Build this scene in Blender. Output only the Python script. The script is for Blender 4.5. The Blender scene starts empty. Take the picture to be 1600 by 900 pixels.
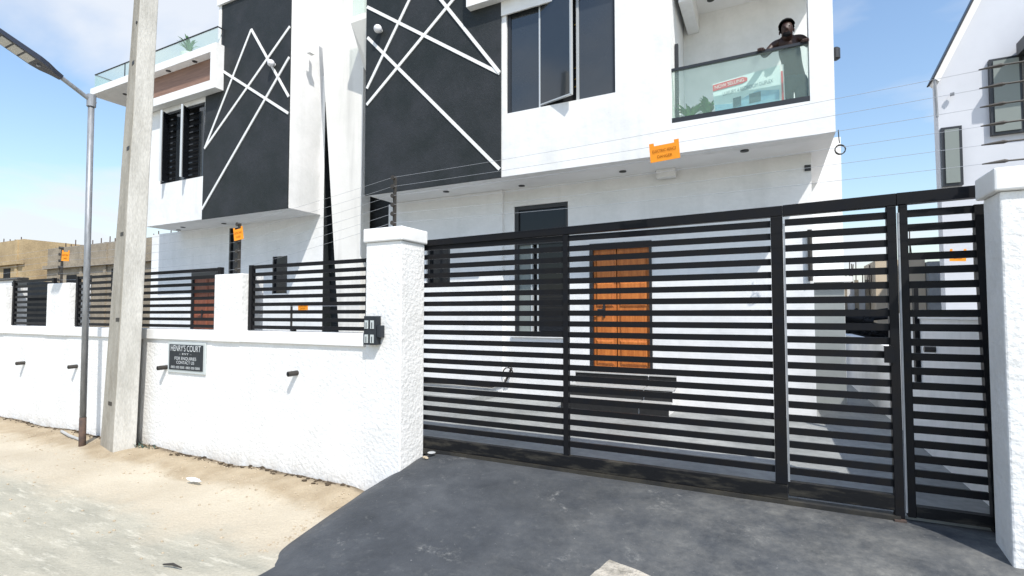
import bpy, bmesh, math, random
from mathutils import Vector, Matrix, noise as mnoise
R = math.radians
random.seed(7)
SC = bpy.context.scene
COL = SC.collection

# ------------------------------------------------------------------ camera
cam_d = bpy.data.cameras.new('camera')
cam = bpy.data.objects.new('camera', cam_d)
COL.objects.link(cam)
cam.location = (0, 0, 1.85)
cam.rotation_euler = (R(90 + 2.243), 0, R(26.663))
cam_d.sensor_width = 36
cam_d.lens = 18.058
cam_d.shift_y = 0.0058
cam_d.clip_start = 0.05
cam_d.clip_end = 1500
SC.camera = cam

# ------------------------------------------------------------------ light
EL, AZ = R(53), R(48)           # sun: elevation, swing to the right of the facade normal
sun_dir = Vector((math.sin(AZ) * math.cos(EL), -math.cos(AZ) * math.cos(EL), math.sin(EL)))
sd = bpy.data.lights.new('sun', 'SUN')
sd.energy = 4.2
sd.angle = R(0.53)
sd.color = (1.0, 0.955, 0.88)
so = bpy.data.objects.new('sun', sd)
COL.objects.link(so)
so.rotation_euler = sun_dir.to_track_quat('Z', 'Y').to_euler()

W = bpy.data.worlds.new('World')
SC.world = W
W.use_nodes = True
nt = W.node_tree
nt.nodes.clear()


def N(tree, typ, **kw):
    n = tree.nodes.new(typ)
    for k, v in kw.items():
        if k.startswith('i_'):
            n.inputs[k[2:].replace('_', ' ')].default_value = v
        else:
            setattr(n, k, v)
    return n


CS, CL = 1.0, (4.95, 1.7, 0.0)
out = N(nt, 'ShaderNodeOutputWorld')
bg = N(nt, 'ShaderNodeBackground')
bg.inputs['Strength'].default_value = 0.15
sky = N(nt, 'ShaderNodeTexSky', sky_type='NISHITA')
sky.sun_disc = False
sky.sun_elevation = EL
sky.sun_rotation = math.atan2(sun_dir.x, sun_dir.y)
sky.air_density = 1.5
sky.dust_density = 0.9
sky.ozone_density = 3.0
tc = N(nt, 'ShaderNodeTexCoord')
sep = N(nt, 'ShaderNodeSeparateXYZ')
nt.links.new(tc.outputs['Generated'], sep.inputs[0])
# clouds: project the direction on a flat layer
zc = N(nt, 'ShaderNodeMath', operation='MAXIMUM'); zc.inputs[1].default_value = 0.0
za = N(nt, 'ShaderNodeMath', operation='ADD'); za.inputs[1].default_value = 0.16
nt.links.new(sep.outputs[2], zc.inputs[0]); nt.links.new(zc.outputs[0], za.inputs[0])
dv = N(nt, 'ShaderNodeVectorMath', operation='DIVIDE')
cmb = N(nt, 'ShaderNodeCombineXYZ')
for i in range(3):
    nt.links.new(za.outputs[0], cmb.inputs[i])
nt.links.new(tc.outputs['Generated'], dv.inputs[0]); nt.links.new(cmb.outputs[0], dv.inputs[1])
no = N(nt, 'ShaderNodeTexNoise'); no.inputs['Scale'].default_value = CS; no.inputs['Detail'].default_value = 6; no.inputs['Roughness'].default_value = 0.5
no.inputs['Distortion'].default_value = 0.25
mp = N(nt, 'ShaderNodeMapping'); mp.inputs['Location'].default_value = CL
nt.links.new(dv.outputs[0], mp.inputs[0]); nt.links.new(mp.outputs[0], no.inputs['Vector'])
rmp = N(nt, 'ShaderNodeValToRGB')
rmp.color_ramp.elements[0].position = 0.47; rmp.color_ramp.elements[0].color = (0, 0, 0, 1)
rmp.color_ramp.elements[1].position = 0.62; rmp.color_ramp.elements[1].color = (0.9, 0.9, 0.9, 1)
nt.links.new(no.outputs['Fac'], rmp.inputs[0])
mix = N(nt, 'ShaderNodeMix', data_type='RGBA')
mix.inputs['B'].default_value = (4.9, 5.15, 5.55, 1)
up_ = N(nt, 'ShaderNodeMapRange'); up_.inputs['From Min'].default_value = 0.0; up_.inputs['From Max'].default_value = 0.06
nt.links.new(sep.outputs[2], up_.inputs['Value'])
cf = N(nt, 'ShaderNodeMath', operation='MULTIPLY')
nt.links.new(rmp.outputs[0], cf.inputs[0]); nt.links.new(up_.outputs[0], cf.inputs[1])
nt.links.new(cf.outputs[0], mix.inputs['Factor'])
tint = N(nt, 'ShaderNodeMix', data_type='RGBA', blend_type='MULTIPLY'); tint.inputs['Factor'].default_value = 1
tint.inputs['B'].default_value = (1.08, 1.10, 1.15, 1)
nt.links.new(sky.outputs[0], tint.inputs['A'])
nt.links.new(tint.outputs['Result'], mix.inputs['A'])
nt.links.new(mix.outputs['Result'], bg.inputs['Color'])
nt.links.new(bg.outputs[0], out.inputs[0])

vs = SC.view_settings
vs.view_transform = 'Standard'
try:
    vs.look = 'None'
except Exception:
    pass
vs.exposure = 0.27
vs.gamma = 1.0
vs.use_curve_mapping = False


# ------------------------------------------------------------------ materials
def mat(name, col, rough=0.6, spec=0.4, metal=0.0, var=0.0, vscale=3.0, col2=None, lo=0.35, hi=0.65,
        bump=0.0, bscale=40.0, bdist=0.01, detail=6, fine=0.0, stretch=None, rvar=0.0):
    m = bpy.data.materials.new(name)
    m.use_nodes = True
    t = m.node_tree
    b = t.nodes['Principled BSDF']
    b.inputs['Base Color'].default_value = (*col, 1)
    b.inputs['Roughness'].default_value = rough
    b.inputs['Specular IOR Level'].default_value = spec
    b.inputs['Metallic'].default_value = metal
    tcn = N(t, 'ShaderNodeTexCoord')
    vec = tcn.outputs['Object']
    if stretch:
        mpn = N(t, 'ShaderNodeMapping'); mpn.inputs['Scale'].default_value = stretch
        t.links.new(vec, mpn.inputs[0]); vec = mpn.outputs[0]
    last = None
    if col2 is not None or var:
        if col2 is None:
            col2 = tuple(c * (1 - var) for c in col)
        n = N(t, 'ShaderNodeTexNoise'); n.inputs['Scale'].default_value = vscale; n.inputs['Detail'].default_value = detail
        n.inputs['Roughness'].default_value = 0.62
        t.links.new(vec, n.inputs['Vector'])
        r = N(t, 'ShaderNodeValToRGB')
        r.color_ramp.elements[0].position = lo; r.color_ramp.elements[0].color = (*col2, 1)
        r.color_ramp.elements[1].position = hi; r.color_ramp.elements[1].color = (*col, 1)
        t.links.new(n.outputs['Fac'], r.inputs[0])
        last = r.outputs[0]
        if fine:
            n2 = N(t, 'ShaderNodeTexNoise'); n2.inputs['Scale'].default_value = vscale * 14; n2.inputs['Detail'].default_value = 4
            t.links.new(vec, n2.inputs['Vector'])
            mm = N(t, 'ShaderNodeMapRange'); mm.inputs['From Min'].default_value = 0.3; mm.inputs['From Max'].default_value = 0.7
            mm.inputs['To Min'].default_value = 1 - fine; mm.inputs['To Max'].default_value = 1 + fine
            t.links.new(n2.outputs['Fac'], mm.inputs['Value'])
            mx = N(t, 'ShaderNodeMix', data_type='RGBA', blend_type='MULTIPLY'); mx.inputs['Factor'].default_value = 1
            t.links.new(last, mx.inputs['A']); t.links.new(mm.outputs[0], mx.inputs['B'])
            last = mx.outputs['Result']
        t.links.new(last, b.inputs['Base Color'])
        if rvar:
            mr = N(t, 'ShaderNodeMapRange'); mr.inputs['To Min'].default_value = rough - rvar; mr.inputs['To Max'].default_value = rough + rvar
            t.links.new(n.outputs['Fac'], mr.inputs['Value']); t.links.new(mr.outputs[0], b.inputs['Roughness'])
    if bump:
        nb = N(t, 'ShaderNodeTexNoise'); nb.inputs['Scale'].default_value = bscale; nb.inputs['Detail'].default_value = 5
        t.links.new(vec, nb.inputs['Vector'])
        bp = N(t, 'ShaderNodeBump'); bp.inputs['Strength'].default_value = bump; bp.inputs['Distance'].default_value = bdist
        t.links.new(nb.outputs['Fac'], bp.inputs['Height']); t.links.new(bp.outputs[0], b.inputs['Normal'])
    return m


M = {}
M['stucco'] = mat('rough_white_stucco', (0.80, 0.80, 0.795), 0.85, 0.2, col2=(0.70, 0.70, 0.69), vscale=2.2, lo=0.3, hi=0.6, bump=0.55, bscale=24, bdist=0.022, fine=0.03)
M['white'] = mat('white_wall_paint', (0.81, 0.81, 0.81), 0.7, 0.25, col2=(0.69, 0.70, 0.695), vscale=1.1, lo=0.28, hi=0.56, bump=0.5, bscale=7, bdist=0.012, fine=0.02)
M['trim'] = mat('white_trim_paint', (0.82, 0.82, 0.82), 0.6, 0.3, col2=(0.74, 0.74, 0.73), vscale=4, bump=0.15, bscale=60, bdist=0.004)
M['soffit'] = mat('soffit_paint', (0.84, 0.84, 0.84), 0.7, 0.2, col2=(0.78, 0.78, 0.78), vscale=1.5)
M['cream'] = mat('aged_white_render', (0.82, 0.8, 0.76), 0.75, 0.2, col2=(0.74, 0.72, 0.68), vscale=1.2, bump=0.3, bscale=25, bdist=0.006)
M['black'] = mat('charcoal_textured_paint', (0.030, 0.033, 0.038), 0.62, 0.35, col2=(0.014, 0.018, 0.018), vscale=1.6, lo=0.35, hi=0.7, bump=0.5, bscale=45, bdist=0.008, fine=0.12, rvar=0.12)
M['metal'] = mat('black_gate_paint', (0.006, 0.007, 0.010), 0.5, 0.16, col2=(0.009, 0.0085, 0.009), vscale=9, fine=0.15, rvar=0.1)
M['dusty'] = mat('dusty_black_paint', (0.009, 0.0095, 0.011), 0.6, 0.15, col2=(0.05, 0.046, 0.038), vscale=3.5, lo=0.32, hi=0.52, stretch=(1, 1, 5), fine=0.2)
M['frame'] = mat('dark_window_frame', (0.02, 0.022, 0.026), 0.4, 0.5)
M['alu'] = mat('pale_aluminium', (0.55, 0.57, 0.58), 0.4, 0.5, metal=0.3)
M['lampgrey'] = mat('galvanised_grey', (0.34, 0.355, 0.38), 0.5, 0.5, metal=0.4, col2=(0.22, 0.23, 0.245), vscale=5, stretch=(6, 6, 1))
M['rust'] = mat('rusty_base_paint', (0.13, 0.085, 0.065), 0.8, 0.2, col2=(0.07, 0.055, 0.05), vscale=12)
M['wood'] = mat('varnished_orange_wood', (0.58, 0.19, 0.042), 0.42, 0.4, col2=(0.36, 0.10, 0.02), vscale=3.2, lo=0.3, hi=0.68, stretch=(9, 9, 0.7), fine=0.12)
M['wooddark'] = mat('brown_door_wood', (0.26, 0.085, 0.045), 0.5, 0.35, col2=(0.16, 0.05, 0.028), vscale=3, stretch=(9, 9, 0.7))
M['brown'] = mat('brown_cladding', (0.27, 0.165, 0.125), 0.6, 0.3, col2=(0.20, 0.12, 0.09), vscale=2.5, stretch=(0.6, 6, 9))
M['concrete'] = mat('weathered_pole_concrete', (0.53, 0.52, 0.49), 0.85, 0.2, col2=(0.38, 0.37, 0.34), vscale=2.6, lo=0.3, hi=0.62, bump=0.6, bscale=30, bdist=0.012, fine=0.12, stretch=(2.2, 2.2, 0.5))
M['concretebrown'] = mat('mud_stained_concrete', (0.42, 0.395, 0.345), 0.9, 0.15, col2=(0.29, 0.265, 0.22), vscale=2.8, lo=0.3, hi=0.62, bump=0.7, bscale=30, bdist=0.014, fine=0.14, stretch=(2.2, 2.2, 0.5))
M['plaster'] = mat('grey_plaster', (0.45, 0.45, 0.44), 0.9, 0.1, col2=(0.36, 0.36, 0.35), vscale=5, bump=0.6, bscale=30, bdist=0.02)
M['stone'] = mat('pale_concrete_lump', (0.48, 0.44, 0.37), 0.9, 0.1, col2=(0.26, 0.24, 0.2), vscale=11, lo=0.35, hi=0.55, bump=0.9, bscale=45, bdist=0.02)
M['tile'] = mat('black_step_tile', (0.012, 0.012, 0.013), 0.3, 0.5, col2=(0.02, 0.02, 0.021), vscale=14)
M['tread'] = mat('grey_polished_tread', (0.50, 0.50, 0.49), 0.35, 0.5, col2=(0.42, 0.42, 0.41), vscale=14)
M['grout'] = mat('white_grout', (0.7, 0.7, 0.7), 0.8, 0.2)
M['floor'] = mat('courtyard_grey_concrete', (0.34, 0.35, 0.345), 0.7, 0.3, col2=(0.16, 0.17, 0.17), vscale=1.1, lo=0.3, hi=0.7, bump=0.3, bscale=40, bdist=0.005, fine=0.12)
M['orange'] = mat('orange_sign_plastic', (0.90, 0.32, 0.015), 0.5, 0.4, col2=(0.82, 0.27, 0.012), vscale=9)
M['brownprint'] = mat('brown_print', (0.25, 0.08, 0.005), 0.6, 0.2)
M['darkblue'] = mat('dark_plate', (0.018, 0.023, 0.029), 0.45, 0.3, col2=(0.026, 0.031, 0.038), vscale=10)
M['silverprint'] = mat('silver_lettering', (0.62, 0.65, 0.67), 0.45, 0.4)
M['plate_edge'] = mat('pale_plate_edge', (0.50, 0.54, 0.54), 0.5, 0.4)
M['globe'] = mat('white_globe_glass', (0.8, 0.8, 0.84), 0.25, 0.5)
M['pipe'] = mat('black_pipe', (0.04, 0.035, 0.03), 0.5, 0.4)
M['wire'] = mat('galvanised_wire', (0.42, 0.44, 0.47), 0.45, 0.5, metal=0.4)
M['led'] = mat('led_cover', (0.52, 0.5, 0.46), 0.4, 0.5, col2=(0.40, 0.40, 0.38), vscale=30)
M['lamphead'] = mat('lamp_head_grey', (0.03, 0.035, 0.05), 0.4, 0.5)
M['skin'] = mat('dark_skin', (0.045, 0.019, 0.013), 0.5, 0.4, col2=(0.032, 0.013, 0.009), vscale=12)
M['hair'] = mat('black_hair', (0.006, 0.006, 0.007), 0.8, 0.2)
M['cloth'] = mat('charcoal_trousers', (0.05, 0.055, 0.06), 0.85, 0.2, col2=(0.035, 0.04, 0.044), vscale=14, bump=0.5, bscale=20, bdist=0.02)
M['leaf'] = mat('green_leaf', (0.11, 0.27, 0.08), 0.5, 0.4, col2=(0.06, 0.17, 0.05), vscale=8)
M['pot'] = mat('white_pot', (0.75, 0.78, 0.76), 0.4, 0.4)
M['banner'] = mat('pale_banner_vinyl', (0.72, 0.82, 0.83), 0.5, 0.3, col2=(0.62, 0.75, 0.78), vscale=3)
M['bannerblue'] = mat('banner_blue_print', (0.22, 0.42, 0.58), 0.5, 0.3, col2=(0.35, 0.55, 0.66), vscale=6)
M['red'] = mat('red_print', (0.62, 0.09, 0.10), 0.5, 0.3)
M['bannergrey'] = mat('banner_grey_print', (0.10, 0.17, 0.2), 0.5, 0.3)
M['whiteprint'] = mat('white_print', (0.85, 0.83, 0.83), 0.5, 0.3)
M['neighbour'] = mat('pale_grey_wall', (0.60, 0.62, 0.67), 0.75, 0.2, col2=(0.54, 0.56, 0.61), vscale=0.7)  # even pale grey with a slight blue tone
M['block'] = mat('bare_sandcrete_block', (0.36, 0.31, 0.24), 0.9, 0.1, col2=(0.22, 0.19, 0.15), vscale=0.9, lo=0.3, hi=0.65, fine=0.2, bump=0.5, bscale=3, bdist=0.03)
M['blockyellow'] = mat('ochre_block', (0.48, 0.37, 0.22), 0.9, 0.1, col2=(0.34, 0.26, 0.16), vscale=0.8, fine=0.15)
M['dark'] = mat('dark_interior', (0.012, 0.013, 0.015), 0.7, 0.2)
M['curtain'] = mat('grey_green_blind', (0.22, 0.25, 0.24), 0.8, 0.2)
M['yellow'] = mat('yellow_painted_bar', (0.55, 0.36, 0.05), 0.6, 0.3)
M['soilclod'] = mat('dark_soil', (0.10, 0.075, 0.05), 0.95, 0.1, col2=(0.05, 0.04, 0.03), vscale=20)
M['pebble'] = mat('pale_pebble', (0.50, 0.42, 0.31), 0.9, 0.1, col2=(0.36, 0.3, 0.22), vscale=6)
M['plastic'] = mat('crumpled_plastic', (0.75, 0.78, 0.8), 0.3, 0.5)
M['teal'] = mat('teal_weed', (0.05, 0.09, 0.075), 0.7, 0.3)
M['annexshade'] = mat('shaded_annex_grey', (0.27, 0.29, 0.29), 0.75, 0.2, col2=(0.22, 0.24, 0.24), vscale=1.4)  # base colour lowered so the annex wall looks shaded


def glass_mat(name, tint, refl, diff, diffcol):
    m = bpy.data.materials.new(name); m.use_nodes = True
    t = m.node_tree; t.nodes.clear()
    o = N(t, 'ShaderNodeOutputMaterial')
    tr = N(t, 'ShaderNodeBsdfTransparent'); tr.inputs[0].default_value = (*tint, 1)
    df = N(t, 'ShaderNodeBsdfDiffuse'); df.inputs[0].default_value = (*diffcol, 1)
    gl = N(t, 'ShaderNodeBsdfGlossy'); gl.inputs['Roughness'].default_value = 0.03
    lw = N(t, 'ShaderNodeLayerWeight'); lw.inputs[0].default_value = 0.5
    fr = N(t, 'ShaderNodeMath', operation='POWER'); fr.inputs[1].default_value = 4.5; t.links.new(lw.outputs['Facing'], fr.inputs[0])
    ad = N(t, 'ShaderNodeMath', operation='ADD'); ad.inputs[1].default_value = refl; ad.use_clamp = True
    m1 = N(t, 'ShaderNodeMixShader'); m1.inputs[0].default_value = diff
    m2 = N(t, 'ShaderNodeMixShader')
    t.links.new(fr.outputs[0], ad.inputs[0]); t.links.new(ad.outputs[0], m2.inputs[0])
    t.links.new(tr.outputs[0], m1.inputs[1]); t.links.new(df.outputs[0], m1.inputs[2])
    t.links.new(m1.outputs[0], m2.inputs[1]); t.links.new(gl.outputs[0], m2.inputs[2])
    t.links.new(m2.outputs[0], o.inputs[0])
    return m


def overlay(m, col, scale, stretch, lo, hi, amt, zlim=None):
    t = m.node_tree; b = t.nodes['Principled BSDF']
    src = b.inputs['Base Color'].links[0].from_socket
    g = N(t, 'ShaderNodeNewGeometry'); mp_ = N(t, 'ShaderNodeMapping'); mp_.inputs['Scale'].default_value = stretch
    n = N(t, 'ShaderNodeTexNoise'); n.inputs['Scale'].default_value = scale; n.inputs['Detail'].default_value = 6
    t.links.new(g.outputs['Position'], mp_.inputs[0]); t.links.new(mp_.outputs[0], n.inputs['Vector'])
    r_ = N(t, 'ShaderNodeMapRange'); r_.inputs['From Min'].default_value = lo; r_.inputs['From Max'].default_value = hi; r_.inputs['To Max'].default_value = amt
    t.links.new(n.outputs['Fac'], r_.inputs['Value'])
    f = r_.outputs[0]
    if zlim:
        s_ = N(t, 'ShaderNodeSeparateXYZ'); t.links.new(g.outputs['Position'], s_.inputs[0])
        z_ = N(t, 'ShaderNodeMapRange'); z_.inputs['From Min'].default_value = zlim[1]; z_.inputs['From Max'].default_value = zlim[0]
        t.links.new(s_.outputs[2], z_.inputs['Value'])
        mu = N(t, 'ShaderNodeMath', operation='MULTIPLY'); t.links.new(f, mu.inputs[0]); t.links.new(z_.outputs[0], mu.inputs[1]); f = mu.outputs[0]
    x = N(t, 'ShaderNodeMix', data_type='RGBA'); x.inputs['B'].default_value = (*col, 1)
    t.links.new(f, x.inputs['Factor']); t.links.new(src, x.inputs['A']); t.links.new(x.outputs['Result'], b.inputs['Base Color'])


overlay(M['white'], (0.52, 0.52, 0.51), 3.0, (1.4, 1.4, 0.14), 0.52, 0.75, 0.25)
overlay(M['cream'], (0.50, 0.49, 0.46), 3.0, (1.4, 1.4, 0.12), 0.50, 0.72, 0.5)
overlay(M['stucco'], (0.42, 0.36, 0.28), 5.0, (1, 1, 0.8), 0.35, 0.6, 0.5, (0.0, 0.22))
overlay(M['stucco'], (0.58, 0.58, 0.57), 2.2, (1.2, 1.2, 0.3), 0.5, 0.75, 0.22)
M['glass'] = glass_mat('green_tinted_glass', (0.92, 0.97, 0.94), 0.02, 0.08, (0.70, 0.88, 0.80))
M['darkglass'] = mat('dark_window_glass', (0.012, 0.014, 0.018), 0.06, 0.35)
M['winglass'] = mat('dark_reflective_glass', (0.030, 0.034, 0.038), 0.05, 0.7, col2=(0.022, 0.027, 0.032), vscale=1.2)
M['winglass'].node_tree.nodes['Principled BSDF'].inputs['IOR'].default_value = 1.62


def ground_mat():
    m = bpy.data.materials.new('sandy_ground'); m.use_nodes = True
    t = m.node_tree; b = t.nodes['Principled BSDF']
    b.inputs['Roughness'].default_value = 0.92; b.inputs['Specular IOR Level'].default_value = 0.15
    g = N(t, 'ShaderNodeNewGeometry'); s = N(t, 'ShaderNodeSeparateXYZ')
    t.links.new(g.outputs['Position'], s.inputs[0])

    def noise(scale, detail=6, stretch=None, rough=0.6):
        n = N(t, 'ShaderNodeTexNoise'); n.inputs['Scale'].default_value = scale; n.inputs['Detail'].default_value = detail
        n.inputs['Roughness'].default_value = rough
        if stretch:
            mp_ = N(t, 'ShaderNodeMapping'); mp_.inputs['Scale'].default_value = stretch
            mp_.inputs['Rotation'].default_value = (0, 0, R(12))
            t.links.new(g.outputs['Position'], mp_.inputs[0]); t.links.new(mp_.outputs[0], n.inputs['Vector'])
        else:
            t.links.new(g.outputs['Position'], n.inputs['Vector'])
        return n.outputs['Fac']

    def ramp(v, p0, c0, p1, c1, ip='LINEAR'):
        r = N(t, 'ShaderNodeValToRGB'); r.color_ramp.interpolation = ip
        r.color_ramp.elements[0].position = p0; r.color_ramp.elements[0].color = (*c0, 1)
        r.color_ramp.elements[1].position = p1; r.color_ramp.elements[1].color = (*c1, 1)
        t.links.new(v, r.inputs[0]); return r.outputs[0]

    def mixc(f, a, b_, blend='MIX'):
        x = N(t, 'ShaderNodeMix', data_type='RGBA', blend_type=blend)
        if hasattr(f, 'node'):
            t.links.new(f, x.inputs['Factor'])
        else:
            x.inputs['Factor'].default_value = f
        t.links.new(a, x.inputs['A']); t.links.new(b_, x.inputs['B']); return x.outputs['Result']

    def yband(y0, y1, amp, scale):      # 0 below y0, 1 above y1, edge wobbles
        n = noise(scale, 4)
        a = N(t, 'ShaderNodeMath', operation='MULTIPLY_ADD'); a.inputs[1].default_value = amp; 
        t.links.new(n, a.inputs[0]); t.links.new(s.outputs[1], a.inputs[2])
        r = N(t, 'ShaderNodeMapRange'); r.interpolation_type = 'SMOOTHSTEP'
        r.inputs['From Min'].default_value = y0 + amp * 0.5; r.inputs['From Max'].default_value = y1 + amp * 0.5
        t.links.new(a.outputs[0], r.inputs['Value']); return r.outputs[0]
    sand = ramp(noise(1.3), 0.3, (0.45, 0.39, 0.295), 0.7, (0.54, 0.48, 0.375))
    soil = ramp(noise(3.0), 0.3, (0.30, 0.235, 0.155), 0.7, (0.44, 0.365, 0.26))
    conc = ramp(noise(2.0, 8, (0.6, 2.2, 1)), 0.38, (0.34, 0.325, 0.265), 0.66, (0.47, 0.44, 0.355))
    fleck = ramp(noise(4.5, 6, (0.5, 2.6, 1), 0.7), 0.54, (0, 0, 0), 0.64, (1, 1, 1))
    pale = ramp(noise(9), 0.3, (0.48, 0.455, 0.37), 0.7, (0.58, 0.55, 0.46))
    conc = mixc(fleck, conc, pale)
    c = mixc(yband(2.5, 2.95, 1.3, 0.9), conc, sand)
    c = mixc(yband(3.5, 3.72, 0.7, 1.1), c, soil)
    dk = ramp(noise(5), 0.3, (0.10, 0.08, 0.055), 0.7, (0.26, 0.21, 0.15))
    c = mixc(yband(4.02, 4.13, 0.22, 3.5), c, dk)
    gr = ramp(noise(60, 3), 0.3, (0.91, 0.91, 0.91), 0.7, (1.07, 1.07, 1.07))
    c = mixc(1.0, c, gr, 'MULTIPLY')
    t.links.new(c, b.inputs['Base Color'])
    bp = N(t, 'ShaderNodeBump'); bp.inputs['Strength'].default_value = 0.7; bp.inputs['Distance'].default_value = 0.02
    t.links.new(noise(28, 6), bp.inputs['Height']); t.links.new(bp.outputs[0], b.inputs['Normal'])
    return m


def ramp_mat():
    m = bpy.data.materials.new('scuffed_black_concrete'); m.use_nodes = True
    t = m.node_tree; b = t.nodes['Principled BSDF']
    b.inputs['Roughness'].default_value = 0.6; b.inputs['Specular IOR Level'].default_value = 0.3
    g = N(t, 'ShaderNodeNewGeometry')

    def noise(scale, detail=7, stretch=None, rot=0, rough=0.62, dist=0.0):
        n = N(t, 'ShaderNodeTexNoise'); n.inputs['Scale'].default_value = scale; n.inputs['Detail'].default_value = detail
        n.inputs['Roughness'].default_value = rough; n.inputs['Distortion'].default_value = dist
        mp_ = N(t, 'ShaderNodeMapping'); mp_.inputs['Scale'].default_value = stretch or (1, 1, 1); mp_.inputs['Rotation'].default_value = (0, 0, R(rot))
        t.links.new(g.outputs['Position'], mp_.inputs[0]); t.links.new(mp_.outputs[0], n.inputs['Vector'])
        return n.outputs['Fac']

    def ramp(v, *st):
        r = N(t, 'ShaderNodeValToRGB')
        e = r.color_ramp.elements
        while len(e) < len(st):
            e.new(0.5)
        for k, (p, c) in enumerate(st):
            e[k].position = p; e[k].color = (*c, 1)
        t.links.new(v, r.inputs[0]); return r.outputs[0]

    def mixc(f, a, b_):
        x = N(t, 'ShaderNodeMix', data_type='RGBA')
        t.links.new(f, x.inputs['Factor']); t.links.new(a, x.inputs['A']); t.links.new(b_, x.inputs['B']); return x.outputs['Result']
    base = ramp(noise(1.7, 9, (1, 1.15, 1), 10, 0.7), (0.28, (0.033, 0.037, 0.042)), (0.5, (0.055, 0.060, 0.067)), (0.74, (0.088, 0.094, 0.101)))
    blot = ramp(noise(6.5, 9, (1, 1.5, 1), 20, 0.75, 0.3), (0.55, (0, 0, 0)), (0.74, (0.6, 0.6, 0.6)))
    palec = ramp(noise(14), (0.3, (0.075, 0.08, 0.082)), (0.7, (0.19, 0.19, 0.18)))
    c = mixc(blot, base, palec)
    # dusty, paler towards the right hand side where sand is walked in
    s = N(t, 'ShaderNodeSeparateXYZ'); t.links.new(g.outputs['Position'], s.inputs[0])
    mr = N(t, 'ShaderNodeMapRange'); mr.interpolation_type = 'SMOOTHSTEP'
    mr.inputs['From Min'].default_value = -2.8; mr.inputs['From Max'].default_value = 0.6
    t.links.new(s.outputs[0], mr.inputs['Value'])
    dusty = ramp(noise(2.3, 9, (1, 1.3, 1), -15, 0.74), (0.36, (0, 0, 0)), (0.68, (0.8, 0.8, 0.8)))
    mu = N(t, 'ShaderNodeMath', operation='MULTIPLY'); t.links.new(mr.outputs[0], mu.inputs[0]); t.links.new(dusty, mu.inputs[1])
    dustc = ramp(noise(20), (0.3, (0.13, 0.132, 0.128)), (0.7, (0.24, 0.235, 0.215)))
    c = mixc(mu.outputs[0], c, dustc)
    scr = ramp(noise(4.0, 3, (0.5, 6, 1), 35, 0.5), (0.71, (0, 0, 0)), (0.77, (0.4, 0.4, 0.4)))
    c = mixc(scr, c, palec)
    scuff = ramp(noise(2.9, 10, (1, 1.25, 1), 8, 0.74, 0.5), (0.57, (0, 0, 0)), (0.68, (0.8, 0.8, 0.8)))
    grit = ramp(noise(16, 6, (1, 1.3, 1), 0, 0.8), (0.46, (0, 0, 0)), (0.60, (1, 1, 1)))
    m3 = N(t, 'ShaderNodeMath', operation='MULTIPLY'); t.links.new(scuff, m3.inputs[0]); t.links.new(grit, m3.inputs[1])
    pale2 = ramp(noise(30), (0.3, (0.16, 0.165, 0.165)), (0.7, (0.33, 0.325, 0.30)))
    c = mixc(m3.outputs[0], c, pale2)
    fl = ramp(noise(38, 3, None, 0, 0.6), (0.70, (0, 0, 0)), (0.76, (0.8, 0.8, 0.8)))
    c = mixc(fl, c, pale2)
    t.links.new(c, b.inputs['Base Color'])
    bp = N(t, 'ShaderNodeBump'); bp.inputs['Strength'].default_value = 0.45; bp.inputs['Distance'].default_value = 0.012
    t.links.new(noise(24, 6), bp.inputs['Height']); t.links.new(bp.outputs[0], b.inputs['Normal'])
    return m


# ------------------------------------------------------------------ helpers
def tag(o, label=None, cat=None, group=None, kind=None):
    if label: o['label'] = label
    if cat: o['category'] = cat
    if group: o['group'] = group
    if kind: o['kind'] = kind
    return o


def thing(name, label, cat, loc=(0, 0, 0), group=None):
    o = bpy.data.objects.new(name, None)
    o.empty_display_size = 0.2
    o.location = loc
    COL.objects.link(o)
    return tag(o, label, cat, group)


def root_loc(o):
    p = Vector((0, 0, 0))
    while o is not None:
        p += o.location
        o = o.parent
    return p


def link(name, mesh, parent=None, loc=(0, 0, 0)):
    o = bpy.data.objects.new(name, mesh)
    COL.objects.link(o)
    o.parent = parent
    o.location = loc
    return o


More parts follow.
